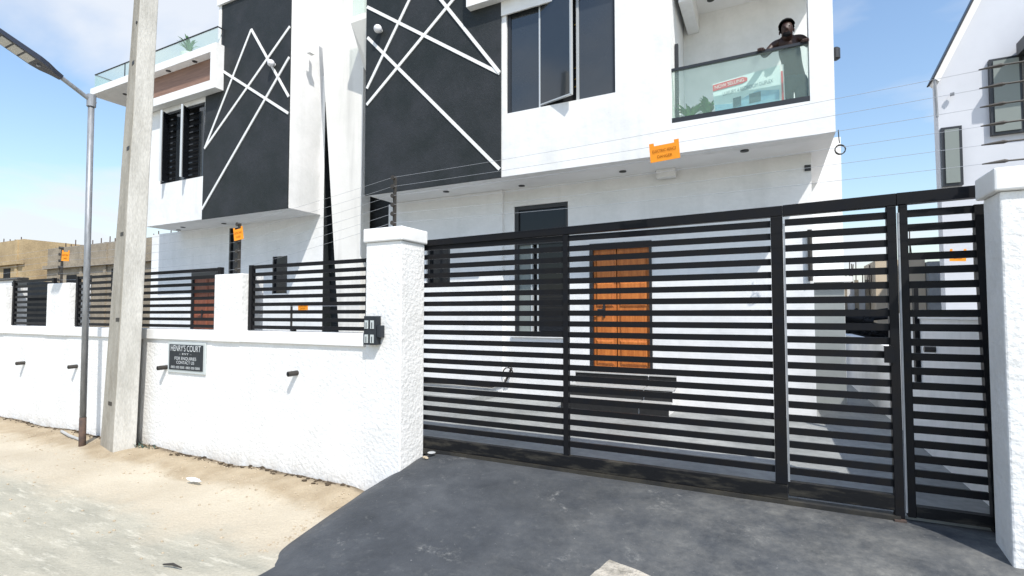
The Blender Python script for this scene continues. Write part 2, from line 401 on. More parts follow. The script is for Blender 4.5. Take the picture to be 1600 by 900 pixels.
class MB:
    def __init__(s):
        s.v, s.f = [], []

    def poly(s, pts, faces):
        k = len(s.v)
        s.v += [tuple(p) for p in pts]
        s.f += [tuple(i + k for i in f) for f in faces]
        return s

    def box(s, x0, x1, y0, y1, z0, z1):
        return s.hexa([(x0, y0, z0), (x1, y0, z0), (x1, y1, z0), (x0, y1, z0)], [(x0, y0, z1), (x1, y0, z1), (x1, y1, z1), (x0, y1, z1)])

    def hexa(s, lo, hi):     # lower and upper rings, counter-clockwise from above
        n = len(lo)
        f = [tuple(range(n))[::-1], tuple(range(n, 2 * n))]
        f += [(i, (i + 1) % n, n + (i + 1) % n, n + i) for i in range(n)]
        return s.poly(list(lo) + list(hi), f)

    def slab_xz(s, pts, y0, y1):   # polygon in x,z (counter-clockwise seen from -y) pushed from y0 back to y1
        n = len(pts)
        f = [tuple(range(n)), tuple(range(n, 2 * n))[::-1]]
        f += [(i, n + i, n + (i + 1) % n, (i + 1) % n) for i in range(n)]
        return s.poly([(x, y0, z) for x, z in pts] + [(x, y1, z) for x, z in pts], f)

    def bar_xz(s, a, b, w, y0, y1):
        a, b = Vector(a), Vector(b)
        d = (b - a).normalized(); n = Vector((-d.y, d.x)) * w / 2
        return s.slab_xz([a - n, b - n, b + n, a + n], y0, y1)

    def tube(s, pts, r, n=8, caps=True):
        pts = [Vector(p) for p in pts]
        rr = r if isinstance(r, (list, tuple)) else [r] * len(pts)
        k = len(s.v)
        ref = None
        for i, p in enumerate(pts):
            d = (pts[min(i + 1, len(pts) - 1)] - pts[max(i - 1, 0)]).normalized()
            if ref is None:
                ref = Vector((0, 0, 1)) if abs(d.z) < 0.9 else Vector((1, 0, 0))
            u = d.cross(ref).normalized(); w = u.cross(d).normalized()
            for j in range(n):
                a = 2 * math.pi * j / n
                s.v.append(tuple(p + (u * math.cos(a) + w * math.sin(a)) * rr[i]))
        for i in range(len(pts) - 1):
            for j in range(n):
                s.f.append((k + i * n + j, k + i * n + (j + 1) % n, k + (i + 1) * n + (j + 1) % n, k + (i + 1) * n + j))
        if caps:
            s.f.append(tuple(k + j for j in range(n))[::-1])
            e = k + (len(pts) - 1) * n
            s.f.append(tuple(e + j for j in range(n)))
        return s

    def lathe(s, c, prof, n=16):
        return s.tube([(c[0], c[1], c[2] + z) for r, z in prof], [r for r, z in prof], n)

    def blob(s, c, r, seed=0, sq=(1, 1, 1), rough=0.3):
        bm = bmesh.new(); bmesh.ops.create_icosphere(bm, subdivisions=1, radius=1)
        bm.verts.ensure_lookup_table()
        k = len(s.v)
        for v in bm.verts:
            p = v.co * (1 + rough * mnoise.noise(v.co * 1.7 + Vector((seed * 3.1, seed, 0))))
            s.v.append((c[0] + p.x * r * sq[0], c[1] + p.y * r * sq[1], c[2] + p.z * r * sq[2]))
        s.f += [tuple(k + v.index for v in f.verts) for f in bm.faces]
        bm.free()
        return s

    def mesh(s, name, m, off=Vector((0, 0, 0)), smooth=False):
        me = bpy.data.meshes.new(name)
        me.from_pydata([(Vector(v) - off) for v in s.v], [], s.f)
        bm = bmesh.new(); bm.from_mesh(me); bmesh.ops.recalc_face_normals(bm, faces=bm.faces); bm.to_mesh(me); bm.free()
        if smooth:
            for p in me.polygons: p.use_smooth = True
        me.materials.append(m)
        return me

    def build(s, name, m, parent=None, bevel=0.0, smooth=False):
        off = root_loc(parent) if parent else Vector((0, 0, 0))
        o = link(name, s.mesh(name, m, off, smooth), parent)
        if bevel:
            b = o.modifiers.new('bevel', 'BEVEL'); b.width = bevel; b.segments = 2; b.limit_method = 'ANGLE'
        return o


def box(name, m, parent, x0, x1, y0, y1, z0, z1, bevel=0.0):
    return MB().box(x0, x1, y0, y1, z0, z1).build(name, m, parent, bevel)


def struct(o):
    o['kind'] = 'structure'
    return o


def text_mesh(txt, size, m, xspan=None):
    cu = bpy.data.curves.new('lettering', 'FONT')
    cu.body = txt; cu.size = size; cu.align_x = 'CENTER'; cu.align_y = 'CENTER'; cu.extrude = 0.0
    o = bpy.data.objects.new('lettering_tmp', cu)
    COL.objects.link(o)
    dg = bpy.context.evaluated_depsgraph_get()
    me = bpy.data.meshes.new_from_object(o.evaluated_get(dg))
    bpy.data.objects.remove(o)
    me.materials.clear(); me.materials.append(m)
    if xspan and len(me.vertices):
        xs = [v.co.x for v in me.vertices]; k = xspan / (max(xs) - min(xs)); c = (max(xs) + min(xs)) / 2
        for v in me.vertices: v.co.x = (v.co.x - c) * k
    return me


def lettering(txt, size, m, parent, pos, rot=(90, 0, 0), xspan=None):
    me = text_mesh(txt, size, m, xspan)
    o = link('lettering', me, parent, Vector(pos) - root_loc(parent))
    o.rotation_euler = [R(a) for a in rot]
    return o


# ------------------------------------------------------------------ ground
def frange(a, b, st):
    n = int(round((b - a) / st)); return [a + (b - a) * i / n for i in range(n + 1)]


def ground_z(x, y):
    if not (-16 < x < 4 and -1.2 < y < 5.2):
        return 0.0
    z = 0.012 * mnoise.noise(Vector((x * 0.9, y * 0.9, 3))) + 0.006 * mnoise.noise(Vector((x * 4, y * 4, 9)))
    edge = 3.45 + 0.28 * mnoise.noise(Vector((x * 0.7, 0, 5)))
    t = min(max((y - edge) / 0.45, 0), 1)
    z += t * t * (3 - 2 * t) * (0.045 + 0.03 * mnoise.noise(Vector((x * 1.8, y * 1.8, 1))))
    if x > -3.9:
        z -= 0.05 * min(1, (x + 3.9) / 0.4) * min(max((y - 2.75) / 0.3, 0), 1)
    return z


xs = [-300, -150, -80, -45, -28, -20] + frange(-16, 4, 0.09) + [7, 12, 25, 60, 150, 300]
ys = [-120, -40, -15, -6, -3] + frange(-1.2, 5.2, 0.07) + [8, 15, 30, 70, 150, 400]
vv = [(x, y, ground_z(x, y)) for y in ys for x in xs]
nx = len(xs)
ff = [(j * nx + i, j * nx + i + 1, (j + 1) * nx + i + 1, (j + 1) * nx + i) for j in range(len(ys) - 1) for i in range(nx - 1)]
me = bpy.data.meshes.new('ground'); me.from_pydata(vv, [], ff); me.materials.append(ground_mat())
for p in me.polygons: p.use_smooth = True
struct(link('ground', me))


# black ramp up to the gate
def sm(t):
    t = min(max(t, 0), 1); return t * t * (3 - 2 * t)


def ramp_z(x, y):
    y0 = 2.55 + 0.07 * sm((-2.6 - x) / 0.5) + 0.12 * max(0, -3.0 - x)
    t = min(max((y - y0) / (4.42 - y0), 0), 1)
    zf = 0.375 * (0.75 * t + 0.25 * sm(t))
    xe = -3.40 - 0.40 * (min(max((y - 2.66) / 1.48, 0), 1.35))
    fl = (x - xe) * 0.62
    k = 0.05
    z = -k * math.log(math.exp(-zf / k) + math.exp(-fl / k)) if fl > -0.3 else -0.2
    return z + 0.004 * mnoise.noise(Vector((x * 2, y * 2, 0))) + 0.012


xs = frange(-4.6, 4.6, 0.05); ys = frange(2.3, 4.60, 0.05)
vv = [(x, y, max(ramp_z(x, y), -0.12)) for y in ys for x in xs]
nx = len(xs)
ff = [(j * nx + i, j * nx + i + 1, (j + 1) * nx + i + 1, (j + 1) * nx + i) for j in range(len(ys) - 1) for i in range(nx - 1)]
me = bpy.data.meshes.new('driveway_ramp'); me.from_pydata(vv, [], ff); me.materials.append(ramp_mat())
for p in me.polygons: p.use_smooth = True
struct(link('driveway_ramp', me))

struct(MB().box(-16.5, 1.52, 4.60, 12.5, 0.05, 0.405).build('courtyard_floor', M['floor']))

# ------------------------------------------------------------------ right-hand house
YO, YW, ZS = 7.26, 8.09, 4.06
hs = thing('semi_detached_house', 'white two storey house with a black criss-cross panel and glass balcony behind the gate', 'house', (-3, YW, 0.4))
w = MB()
w.box(-6.68, -3.84, YO, YO + .25, ZS, 8.6)                      # behind the black panel
w.box(-3.84, -1.17, YO, YO + .25, ZS, 5.08)                     # below the window
w.box(-3.84, -3.75, YO, YO + .25, 5.08, 6.98)
w.box(-1.96, -1.17, YO, YO + .25, 5.08, 6.98)
w.box(-3.84, -1.17, YO, YO + .25, 6.98, 8.6)
w.box(-1.17, 0.49, YO, YO + .25, ZS, 4.49)                      # balcony upstand
w.box(-1.17, 0.49, YO, YO + .25, 6.62, 8.6)
w.box(0.49, 0.75, YO, YO + .25, ZS, 8.6)                        # corner column
w.build('upper_wall', M['white'], hs)
w = MB()
w.box(-6.68, 0.75, YO + .252, 10.0, ZS, 4.2)                    # floor slab, its underside is the soffit
w.build('soffit', M['soffit'], hs)
w = MB()
w.box(-1.17, 0.75, YO + .252, 9.2, 6.62, 6.8).build('balcony_ceiling', M['soffit'], hs)
MB().box(-1.17, 0.75, 8.5, 8.7, 4.2, 6.62).build('balcony_back_wall', M['white'], hs)
MB().box(-1.42, -1.172, YO + .252, 8.7, 4.2, 6.62).build('balcony_side_wall', M['white'], hs)
MB().box(-1.10, -0.93, 7.53, 8.49, 6.33, 6.618).build('balcony_beam', M['white'], hs)
MB().box(-1.165, -1.12, 7.56, 7.62, 4.21, 5.75).build('shutter_edge', M['frame'], hs)
MB().box(0.60, 0.75, YO + .252, 8.5, 4.2, 4.75).build('side_parapet', M['white'], hs)
# lower storey
w = MB()
Y1 = YW + .25
w.box(-6.85, -5.84, YW, Y1, .38, ZS); w.box(-5.84, -5.34, YW, Y1, .38, 2.39); w.box(-5.84, -5.34, YW, Y1, 3.16, ZS)
w.box(-5.34, -4.02, YW, Y1, .38, ZS); w.box(-4.02, -3.01, YW, Y1, .38, 1.50); w.box(-4.02, -3.01, YW, Y1, 3.75, ZS)
w.box(-3.01, -2.64, YW, Y1, .38, ZS); w.box(-2.64, -1.63, YW, Y1, .38, .94); w.box(-2.64, -1.63, YW, Y1, 3.0, ZS)
w.box(-1.63, 0.54, YW, Y1, .38, ZS)
w.box(0.36, 0.54, Y1, 11, .38, ZS)
w.build('lower_wall', M['white'], hs)
MB().box(-6.85, -4.24, YW - .09, YW - .002, .38, ZS - .002).box(-4.24, -4.06, YW - .045, YW - .002, .38, ZS - .002)
w = MB(); w.box(-6.62, -5.86, YW - .07, YW - .002, .38, ZS - .002); w.box(-5.86, -5.32, YW - .07, YW - .002, 3.18, ZS - .002)
w.box(-5.86, -5.32, YW - .07, YW - .002, .38, 2.37); w.box(-5.32, -4.22, YW - .07, YW - .002, .38, ZS - .002)
w.build('wall_thickening', M['white'], hs)
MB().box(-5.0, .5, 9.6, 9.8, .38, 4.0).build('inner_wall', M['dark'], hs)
# right wing set back, roof
w = MB(); w.box(0.55, 1.10, 10.0, 10.25, .3, 4.8).box(0.3, 0.55, 8.4, 12, 4.3, 4.8)
w.build('side_wing', M['white'], hs)
MB().box(-6.68, .75, YO + .3, 12.4, 8.6, 8.8).build('roof', M['trim'], hs)
MB().box(-1.3, .75, 9.3, 12.3, 4.21, 8.59).box(-6.6, -1.31, 10.2, 12.3, 4.21, 8.59).box(-6.6, .5, 11.2, 12.3, .4, 4.05).build('rear_block', M['white'], hs)
# black panel with raised white strips
MB().box(-6.70, -3.836, YO - .03, YO - .002, ZS - .012, 8.58).build('black_panel', M['black'], hs)
for k, (a, b) in enumerate([((-6.68, 7.63), (-3.85, 5.75)), ((-6.66, 7.035), (-3.85, 4.18)), ((-5.08, 8.37), (-6.66, 6.06)),
                            ((-6.66, 5.75), (-4.2, 7.65)), ((-5.55, 8.02), (-3.85, 5.76))]):
    MB().bar_xz(a, b, .055, YO - .042 - .002 * k, YO - .031).build('panel_strip', M['trim'], hs)
# window
wn = box('window', M['frame'], hs, -3.75, -1.96, YO + .12, YO + .17, 5.08, 6.98)
MB().box(-3.75, -3.69, YO + .04, YO + .118, 5.08, 6.97).box(-2.00, -1.962, YO + .04, YO + .118, 5.08, 6.97).build('frame_upright', M['frame'], wn)
MB().box(-3.69, -3.19, YO + .06, YO + .09, 5.082, 6.97).build('pane', M['winglass'], wn)
MB().box(-2.53, -2.00, YO + .06, YO + .09, 5.082, 6.97).build('pane', M['winglass'], wn)
MB().box(-3.19, -3.165, YO + .035, YO + .10, 5.082, 6.97).build('mullion', M['alu'], wn)
MB().box(-2.57, -2.53, YO + .035, YO + .10, 5.082, 6.97).build('mullion', M['alu'], wn)
c_, s_ = math.cos(R(-24)), math.sin(R(-24))
def sash(x, yy, L, z0, z1):
    def P(a, b, z): return (x + a * c_ - b * s_, yy + a * s_ + b * c_, z)
    return lambda a0, a1, b0, b1, za_, zb_: ([P(a0, b0, za_), P(a1, b0, za_), P(a1, b1, za_), P(a0, b1, za_)], [P(a0, b0, zb_), P(a1, b0, zb_), P(a1, b1, zb_), P(a0, b1, zb_)])
c_, s_ = math.cos(R(-17)), math.sin(R(-17))
q = sash(-3.165, YO + .04, .6, 5.1, 6.95)
MB().hexa(*q(0, .575, 0, .035, 5.145, 6.95)).build('open_sash', M['winglass'], wn)
MB().hexa(*q(.576, .60, -.005, .045, 5.13, 6.96)).hexa(*q(0, .575, -.003, .04, 5.125, 5.144)).build('sash_edge', M['alu'], wn)
w = MB()
for z in (5.33, 5.45, 5.62, 6.3):
    w.tube([(-2.62, YO + .10, z), (-2.50, YO + .10, z + .05)], .008, 6)
w.build('yellow_bars', M['yellow'], wn)
# canopy box over the window
w = MB(); w.box(-4.41, -1.5, 7.09, YO - .031, 6.93, 7.13).box(-4.41, -1.5, 7.09, YO - .031, 7.95, 8.15).box(-4.41, -4.22, 7.09, YO - .031, 7.131, 7.949)
w.box(-3.83, -1.97, YO - .03, YO - .003, 6.70, 6.929)
w.build('canopy', M['trim'], hs)
# balcony railing
MB().box(-1.17, .488, YO + .005, YO + .065, 4.492, 4.56).build('balcony_base_rail', M['frame'], hs)
MB().box(-1.165, .485, YO + .03, YO + .042, 4.561, 5.225).build('balcony_glass', M['glass'], hs)
MB().box(-1.17, .488, YO + .012, YO + .06, 5.226, 5.262).build('balcony_handrail', M['frame'], hs)
# lights
MB().blob((0, 0, 0), .001).v
def globe(parent, x, y, z, r):
    bm = bmesh.new(); bmesh.ops.create_uvsphere(bm, u_segments=20, v_segments=12, radius=r)
    me = bpy.data.meshes.new('globe_lamp'); bm.to_mesh(me); bm.free(); me.materials.append(M['globe'])
    for p in me.polygons: p.use_smooth = True
    o = link('globe_lamp', me, parent, Vector((x, y, z)) - root_loc(parent))
    MB().tube([(x, y + r * .8, z), (x, y + r + .06, z)], .035, 10).build('lamp_base', M['trim'], parent)
    return o
globe(hs, -6.34, YO - .12, 7.08, .075)
dl = MB().lathe((0, 0, 0), [(.055, -.012), (.055, .0)], 14).lathe((0, 0, 0), [(.035, -.014), (.035, -.0125)], 14).mesh('downlight', M['frame'])
for x, y in ((-2.0, 7.8), (-3.78, 7.9), (-5.18, 7.67), (-.27, 7.54)):
    link('downlight', dl, hs, Vector((x, y, ZS - .002)) - root_loc(hs))
for x, y in ((-.72, 8.15), (.1, 8.05)):
    link('downlight', dl, hs, Vector((x, y, 6.618)) - root_loc(hs))
MB().box(-1.52, -1.24, 7.95, 8.06, 3.93, 4.058).build('soffit_beam', M['trim'], hs)
MB().tube([(.50, YW - .04, 2.3), (.50, YW - .04, 3.0)], .028, 8).build('downpipe', M['pipe'], hs)
MB().box(0.46, 0.535, YW - .02, YW - .002, 3.82, 3.9).build('wall_socket', M['frame'], hs)
MB().lathe((.79, 7.45, 5.02), [(.02, 0), (.05, .02), (.05, .14), (.03, .16)], 12).build('side_lamp', M['frame'], hs)
# big lower window
wn = box('window', M['dark'], hs, -4.02, -3.01, YW + .16, YW + .2, 1.5, 3.75)
MB().box(-4.02, -3.95, YW + .03, YW + .158, 1.5, 3.75).box(-3.06, -3.01, YW + .03, YW + .158, 1.5, 3.75).box(-3.95, -3.06, YW + .03, YW + .158, 3.68, 3.75).build('window_frame', M['frame'], wn)
MB().box(-3.95, -3.06, YW + .07, YW + .1, 3.12, 3.68).build('pane', M['darkglass'], wn)
MB().box(-3.95, -3.06, YW + .04, YW + .11, 3.06, 3.119).build('transom', M['frame'], wn)
MB().box(-3.95, -3.72, YW + .07, YW + .1, 1.53, 3.06).build('pane', M['curtain'], wn)
MB().box(-3.72, -3.69, YW + .05, YW + .12, 1.53, 3.06).build('mullion', M['alu'], wn)
MB().box(-3.60, -3.575, YW + .05, YW + .12, 1.53, 3.06).build('mullion', M['alu'], wn)
MB().box(-3.575, -3.06, YW + .07, YW + .1, 1.56, 3.06).build('pane', M['darkglass'], wn)
MB().box(-4.06, -2.98, YW - .04, YW + .02, 1.45, 1.498).build('sill', M['trim'], wn)
wn = box('window', M['darkglass'], hs, -5.84, -5.34, YW + .02, YW + .06, 2.39, 3.16)
MB().box(-5.84, -5.80, YW - .04, YW + .018, 2.39, 3.16).box(-5.38, -5.34, YW - .04, YW + .018, 2.39, 3.16).box(-5.8, -5.38, YW - .04, YW + .018, 3.12, 3.16).box(-5.8, -5.38, YW - .04, YW + .018, 2.39, 2.43).build('window_frame', M['frame'], wn)


def door(parent, x0, x1, z0, z1, yw, m, split):
    d = box('door', M['frame'], parent, x0, x1, yw + .10, yw + .14, z0, z1)
    MB().box(x0, x0 + .05, yw - .015, yw + .098, z0, z1).box(x1 - .04, x1, yw - .015, yw + .098, z0, z1).box(x0 + .05, x1 - .04, yw - .015, yw + .098, z1 - .10, z1).build('door_frame', M['frame'], d)
    xs_ = x0 + .05 + (x1 - x0 - .09) * split
    for a, b in ((x0 + .052, xs_ - .008), (xs_ + .008, x1 - .042)):
        MB().box(a, b, yw + .04, yw + .085, z0 + .01, z1 - .102).build('door_leaf', m, d, .004)
        h = (z1 - z0 - .2) / 4
        for i in range(4):
            za_ = z0 + .06 + i * h
            q0 = .035
            lo = [(a + q0, yw + .039, za_ + .03), (b - q0, yw + .039, za_ + .03), (b - q0, yw + .039, za_ + h - .03), (a + q0, yw + .039, za_ + h - .03)]
            hi = [(a + q0 + .03, yw + .018, za_ + .06), (b - q0 - .03, yw + .018, za_ + .06), (b - q0 - .03, yw + .018, za_ + h - .06), (a + q0 + .03, yw + .018, za_ + h - .06)]
            MB().hexa(lo, hi).build('door_panel', m, d)
    MB().tube([(xs_ - .30, yw - .03, z0 + .98), (xs_ - .20, yw - .03, z0 + .98)], .012, 8).box(xs_ - .215, xs_ - .185, yw - .01, yw + .039, z0 + .86, z0 + 1.06).build('handle', M['frame'], d)
    return d


door(hs, -2.63, -1.63, .94, 3.0, YW, M['wood'], .42)
# black tiled entrance steps
st = MB().box(-2.83, -1.28, 7.98, YW - .072, .40, .895).box(-2.86, -1.30, 7.73, 7.979, .40, .73).box(-2.89, -1.31, 7.48, 7.729, .40, .555).build('entrance_steps', M['grout'], hs)
for x0, x1, yf, yb, z0, z1, xj in ((-2.84, -1.26, 7.95, 8.0, .75, .93, -1.67), (-2.87, -1.28, 7.70, 7.99, .575, .755, -1.69), (-2.90, -1.29, 7.45, 7.74, .408, .58, -1.71)):
    for a, b in ((x0, xj - .010), (xj + .010, x1)):
        MB().box(a, b, yf, yf + .02, z0, z1 - .022).build('tile', M['tile'], st)
        MB().box(a, b, yf - .015, yb, z1 - .02, z1).build('tile', M['tread'], st)
# cable on the wall
MB().tube([(-6.4, YW - .1, .56), (-5.2, YW - .11, .58), (-4.4, YW - .11, .57), (-4.15, YW - .10, .66), (-4.07, YW - .10, .8), (-4.02, YW - .1, .92)], .022, 6).tube([(-4.08 + .09 * math.cos(a), YW - .12, .84 + .08 * math.sin(a)) for a in [i * .5 for i in range(14)]], .012, 5).build('cable', M['pipe'], hs)
struct(MB().box(-9.3, -4.3, 7.1, YW - .08, .39, .50).build('courtyard_ledge', M['floor']))
# coil of cable at the corner
MB().tube([(.77, 7.2, 4.06), (.775, 7.2, 3.95), (.78, 7.2, 3.9)], .006, 6).tube([(.785 + .055 * math.cos(a), 7.2 + .02 * math.sin(a * 1.3), 3.82 + .055 * math.sin(a)) for a in [i * .45 for i in range(28)]], .007, 6).build('cable_coil', M['pipe'], hs)

# ------------------------------------------------------------------ tapered party fin between the houses
fin = thing('tapered_fin_wall', 'tall white tapered fin wall standing between the two houses', 'wall', (-8, 8.0, .4))
MB().slab_xz([(-7.72, .4), (-7.28, .4), (-7.235, 8.6), (-8.50, 8.6)], 7.75, 8.0).build('fin', M['cream'], fin)
MB().box(-9.7, -6.86, 8.47, 8.55, .4, 6.0).box(-8.828, -8.815, 8.255, 8.469, .4, 6.6).build('recess_wall', M['black'], fin)
MB().box(-9.11, -6.70, 8.47, 8.55, 6.001, 9.0).build('recess_wall', M['white'], fin)
MB().box(-7.9, -6.851, 8.19, 8.3, .4, 6.2).build('black_side_wall', M['black'], fin)
A_, B_, C_, D_ = (-7.11, 7.25, 7.44), (-6.705, 7.25, 7.44), (-7.24, 7.749, 6.83), (-6.705, 7.749, 6.0)
E_, F_ = (-7.24, 7.749, 7.44), (-6.705, 7.749, 7.44)
MB().poly([A_, B_, C_, D_, E_, F_], [(0, 1, 3, 2), (0, 2, 4), (1, 5, 3), (2, 3, 5, 4), (0, 4, 5, 1)]).hexa([A_, B_, F_, E_], [(v[0], v[1], 7.56) for v in (A_, B_, F_, E_)]).build('balcony_corbel', M['cream'], fin)
MB().box(-7.09, -6.71, 7.27, 7.282, 7.561, 8.2).build('glass_panel', M['glass'], fin)
MB().box(-8.72, -8.62, 7.62, 7.749, 7.40, 7.50).lathe((-8.67, 7.68, 7.5), [(.03, 0), (.03, .3)], 8).build('rain_spout', M['trim'], fin)

# ------------------------------------------------------------------ left-hand house
YL, YWL = 7.40, 8.25
hl = thing('semi_detached_house', 'white two storey house with roof terrace and brown inset band, left of the tapered fin', 'house', (-12, YWL, 0.4))
w = MB()
w.box(-11.80, -9.12, YL, YL + .25, ZS, 6.95)
w.box(-11.22, -9.12, YL, YL + .25, 6.95, 9.3)
w.box(-14.11, -11.80, YL, YL + .25, ZS, 5.08); w.box(-14.11, -13.55, YL, YL + .25, 5.08, 6.85); w.box(-14.11, -11.8, YL, YL + .25, 6.85, 6.95)
w.box(-14.11, -11.22, YL, YL + .25, 6.951, 7.82)
w.box(-9.12, -8.92, YL, 8.3, ZS, 9.3)
w.build('upper_wall', M['white'], hl)
MB().box(-14.11, -9.121, YL + .252, 9.6, ZS, 4.2).box(-9.12, -8.925, YL + .252, 8.29, ZS - .002, ZS - .001).build('soffit', M['soffit'], hl)
w = MB(); Y1 = YWL + .2
for a in ((-15.4, -13.54, .38, ZS), (-13.54, -12.49, .38, .9), (-13.54, -12.49, 2.94, ZS), (-12.49, -12.04, .38, ZS), (-12.04, -11.6, .38, 2.5), (-12.04, -11.6, 3.99, ZS),
          (-11.6, -10.44, .38, ZS), (-10.44, -9.96, .38, 2.33), (-10.44, -9.96, 3.2, ZS), (-9.96, -8.83, .38, ZS)):
    w.box(a[0], a[1], YWL, Y1, a[2], a[3])
w.box(-8.925, -8.83, YWL + .001, Y1, ZS, 7.2)
w.build('lower_wall', M['white'], hl)
w = MB(); w.slab_xz([(-11.78, ZS - .012), (-8.925, ZS - .012), (-8.925, 9.28), (-11.2, 9.28), (-11.2, 6.965), (-11.74, 6.95)], YL - .03, YL - .002)
w.build('black_panel', M['black'], hl)
MB().box(-11.32, -8.9, YL - .08, YL + .4, 8.98, 9.35).box(-11.30, -11.21, YL - .04, YL + .3, 8.02, 8.979).build('parapet_cap', M['trim'], hl)
for k, (a, b) in enumerate([((-11.724, 5.706), (-10.159, 8.153)), ((-10.159, 8.153), (-8.93, 6.40)), ((-11.724, 5.706), (-8.93, 7.90)), ((-11.083, 7.397), (-8.93, 6.045)), ((-11.76, 4.28), (-8.93, 7.24))]):
    MB().bar_xz(a, b, .055, YL - .042 - .002 * k, YL - .031).build('panel_strip', M['trim'], hl)
globe(hl, -9.39, YL - .12, 7.18, .075)
for x, y in ((-13.83, 8.05), (-11.86, 7.97), (-13.3, 7.85)):
    link('downlight', dl, hl, Vector((x, y, ZS - .002)) - root_loc(hl))
# upper window with open sashes
wn = box('window', M['dark'], hl, -13.55, -11.80, YL + .15, YL + .2, 5.08, 6.85)
MB().box(-13.55, -13.49, YL + .02, YL + .148, 5.08, 6.85).box(-11.86, -11.80, YL + .02, YL + .148, 5.08, 6.85).box(-13.49, -11.86, YL + .02, YL + .148, 6.80, 6.85).build('window_frame', M['frame'], wn)
MB().box(-13.0, -12.66, YL + .06, YL + .09, 5.1, 6.8).build('pane', M['winglass'], wn)
MB().box(-12.10, -11.86, YL + .06, YL + .09, 5.1, 6.8).build('pane', M['winglass'], wn)
for x in (-13.35, -12.52):
    c_, s_ = math.cos(R(-62)), math.sin(R(-62))
    q = sash(x, YL + .05, .4, 5.1, 6.8)
    MB().hexa(*q(0, .25, 0, .03, 5.1, 6.82)).build('open_sash', M['darkglass'], wn)
    MB().hexa(*q(.251, .285, -.005, .04, 5.09, 6.83)).build('sash_edge', M['alu'], wn)
w = MB()
for i in range(11):
    z = 5.2 + i * .15
    w.box(-13.48, -11.87, YL + .11, YL + .125, z, z + .03)
w.build('burglar_bars', M['darkglass'], wn)
# lower windows and door
wn = box('window', M['darkglass'], hl, -12.04, -11.6, YWL + .03, YWL + .07, 2.5, 3.99)
MB().box(-12.04, -11.99, YWL - .01, YWL + .028, 2.5, 3.99).box(-11.64, -11.6, YWL - .01, YWL + .028, 2.5, 3.99).build('window_frame', M['frame'], wn)
wn = box('window', M['darkglass'], hl, -10.44, -9.96, YWL + .03, YWL + .07, 2.33, 3.2)
MB().box(-10.44, -10.40, YWL - .01, YWL + .028, 2.33, 3.2).box(-10.0, -9.96, YWL - .01, YWL + .028, 2.33, 3.2).build('window_frame', M['frame'], wn)
door(hl, -13.54, -12.49, .9, 2.94, YWL, M['wooddark'], .62)
# terrace frame box
ZL = 7.82
w = MB(); w.box(-16.5, -11.09, 7.17, YL - .002, ZL, 8.0).box(-16.5, -14.112, YL - .001, 8.2, ZL, 8.0).box(-14.11, -11.23, YL - .001, 9.6, ZL + .003, 7.995)
w.box(-14.3, -11.09, 7.17, YL - .031, 6.96, 7.16); w.box(-11.28, -11.09, 7.17, YL - .031, 7.161, ZL - .001); w.box(-14.3, -14.11, 7.17, YL - .031, 7.161, ZL - .001)
w.build('terrace_frame', M['trim'], hl)
MB().box(-14.11, -11.28, YL - .03, YL - .003, 7.162, ZL - .002).build('inset_panel', M['brown'], hl)
for x, y in ((-13.1, 7.285), (-12.05, 7.285), (-15.55, 7.55)):
    link('downlight', dl, hl, Vector((x, y, ZL - .002)) - root_loc(hl))
MB().tube([(-16.42, 8.15, 8.4), (-16.42, 7.24, 8.4), (-11.14, 7.24, 8.4), (-11.14, 7.39, 8.4)], .018, 6).tube([(-11.14, 7.37, 8.4), (-11.14, 7.37, 8.0)], .018, 6).tube([(-14.95, 7.24, 8.4), (-14.95, 7.24, 8.0)], .014, 6).build('terrace_rail', M['frame'], hl)
MB().box(-16.44, -11.15, 7.235, 7.247, 8.002, 8.38).box(-16.44, -16.428, 7.248, 8.14, 8.002, 8.38).build('terrace_glass', M['glass'], hl)
MB().tube([(-16.4, 8.15, 8.03), (-11.25, 8.15, 8.03)], .02, 6).build('terrace_back_rail', M['frame'], hl)
MB().box(-11.22, -8.93, YL + .3, 11, 4.3, 9.2).box(-14.0, -11.23, 9.4, 11, .4, 7.8).build('rear_block', M['white'], hl)


def plant(name, label, cat, x, y, z, h, r, pot_r, n, seed, group=None):
    rd = random.Random(seed)
    t = thing(name, label, cat, (x, y, z), group)
    MB().lathe((x, y, z), [(pot_r * .72, 0), (pot_r, pot_r * 1.5), (pot_r * .9, pot_r * 1.52)], 14).build('pot', M['pot'], t, smooth=False)
    mb = MB()
    base = z + pot_r * 1.5
    for i in range(n):
        a = rd.uniform(0, 2 * math.pi); L = h * rd.uniform(.6, 1.05); out_ = r * rd.uniform(.35, 1.1)
        wd = rd.uniform(.022, .045)
        pts = []
        for k in range(5):
            s = k / 4
            pts.append((Vector((x + math.cos(a) * out_ * s ** 1.4, y + math.sin(a) * out_ * s ** 1.4, base + L * (s - .35 * s * s * s))), wd * (1 - (s * 1.02 - .25) ** 2 * 1.6) if s < 1 else .002))
        n_ = Vector((-math.sin(a), math.cos(a), 0))
        vs_ = []
        for p, w_ in pts:
            vs_ += [p - n_ * max(w_, .002), p + n_ * max(w_, .002)]
        mb.poly(vs_, [(2 * k, 2 * k + 1, 2 * k + 3, 2 * k + 2) for k in range(4)])
    mb.build('foliage', M['leaf'], t)
    return t


plant('potted_plant', 'green leafy plant in a white pot behind the roof terrace glass', 'plant', -12.8, 7.6, 8.0, .55, .3, .2, 26, 3)
plant('potted_plant', 'small plant at the far end of the roof terrace beside the concrete pole', 'plant', -15.1, 7.6, 8.0, .45, .16, .12, 16, 5)
plant('potted_plant', 'bushy green plant on the balcony floor left of the banner', 'plant', -.98, 7.62, 4.45, .34, .26, .1, 44, 8)
plant('potted_plant', 'taller green plant on the balcony touching the banner edge', 'plant', -.74, 7.66, 4.45, .46, .2, .1, 40, 9)

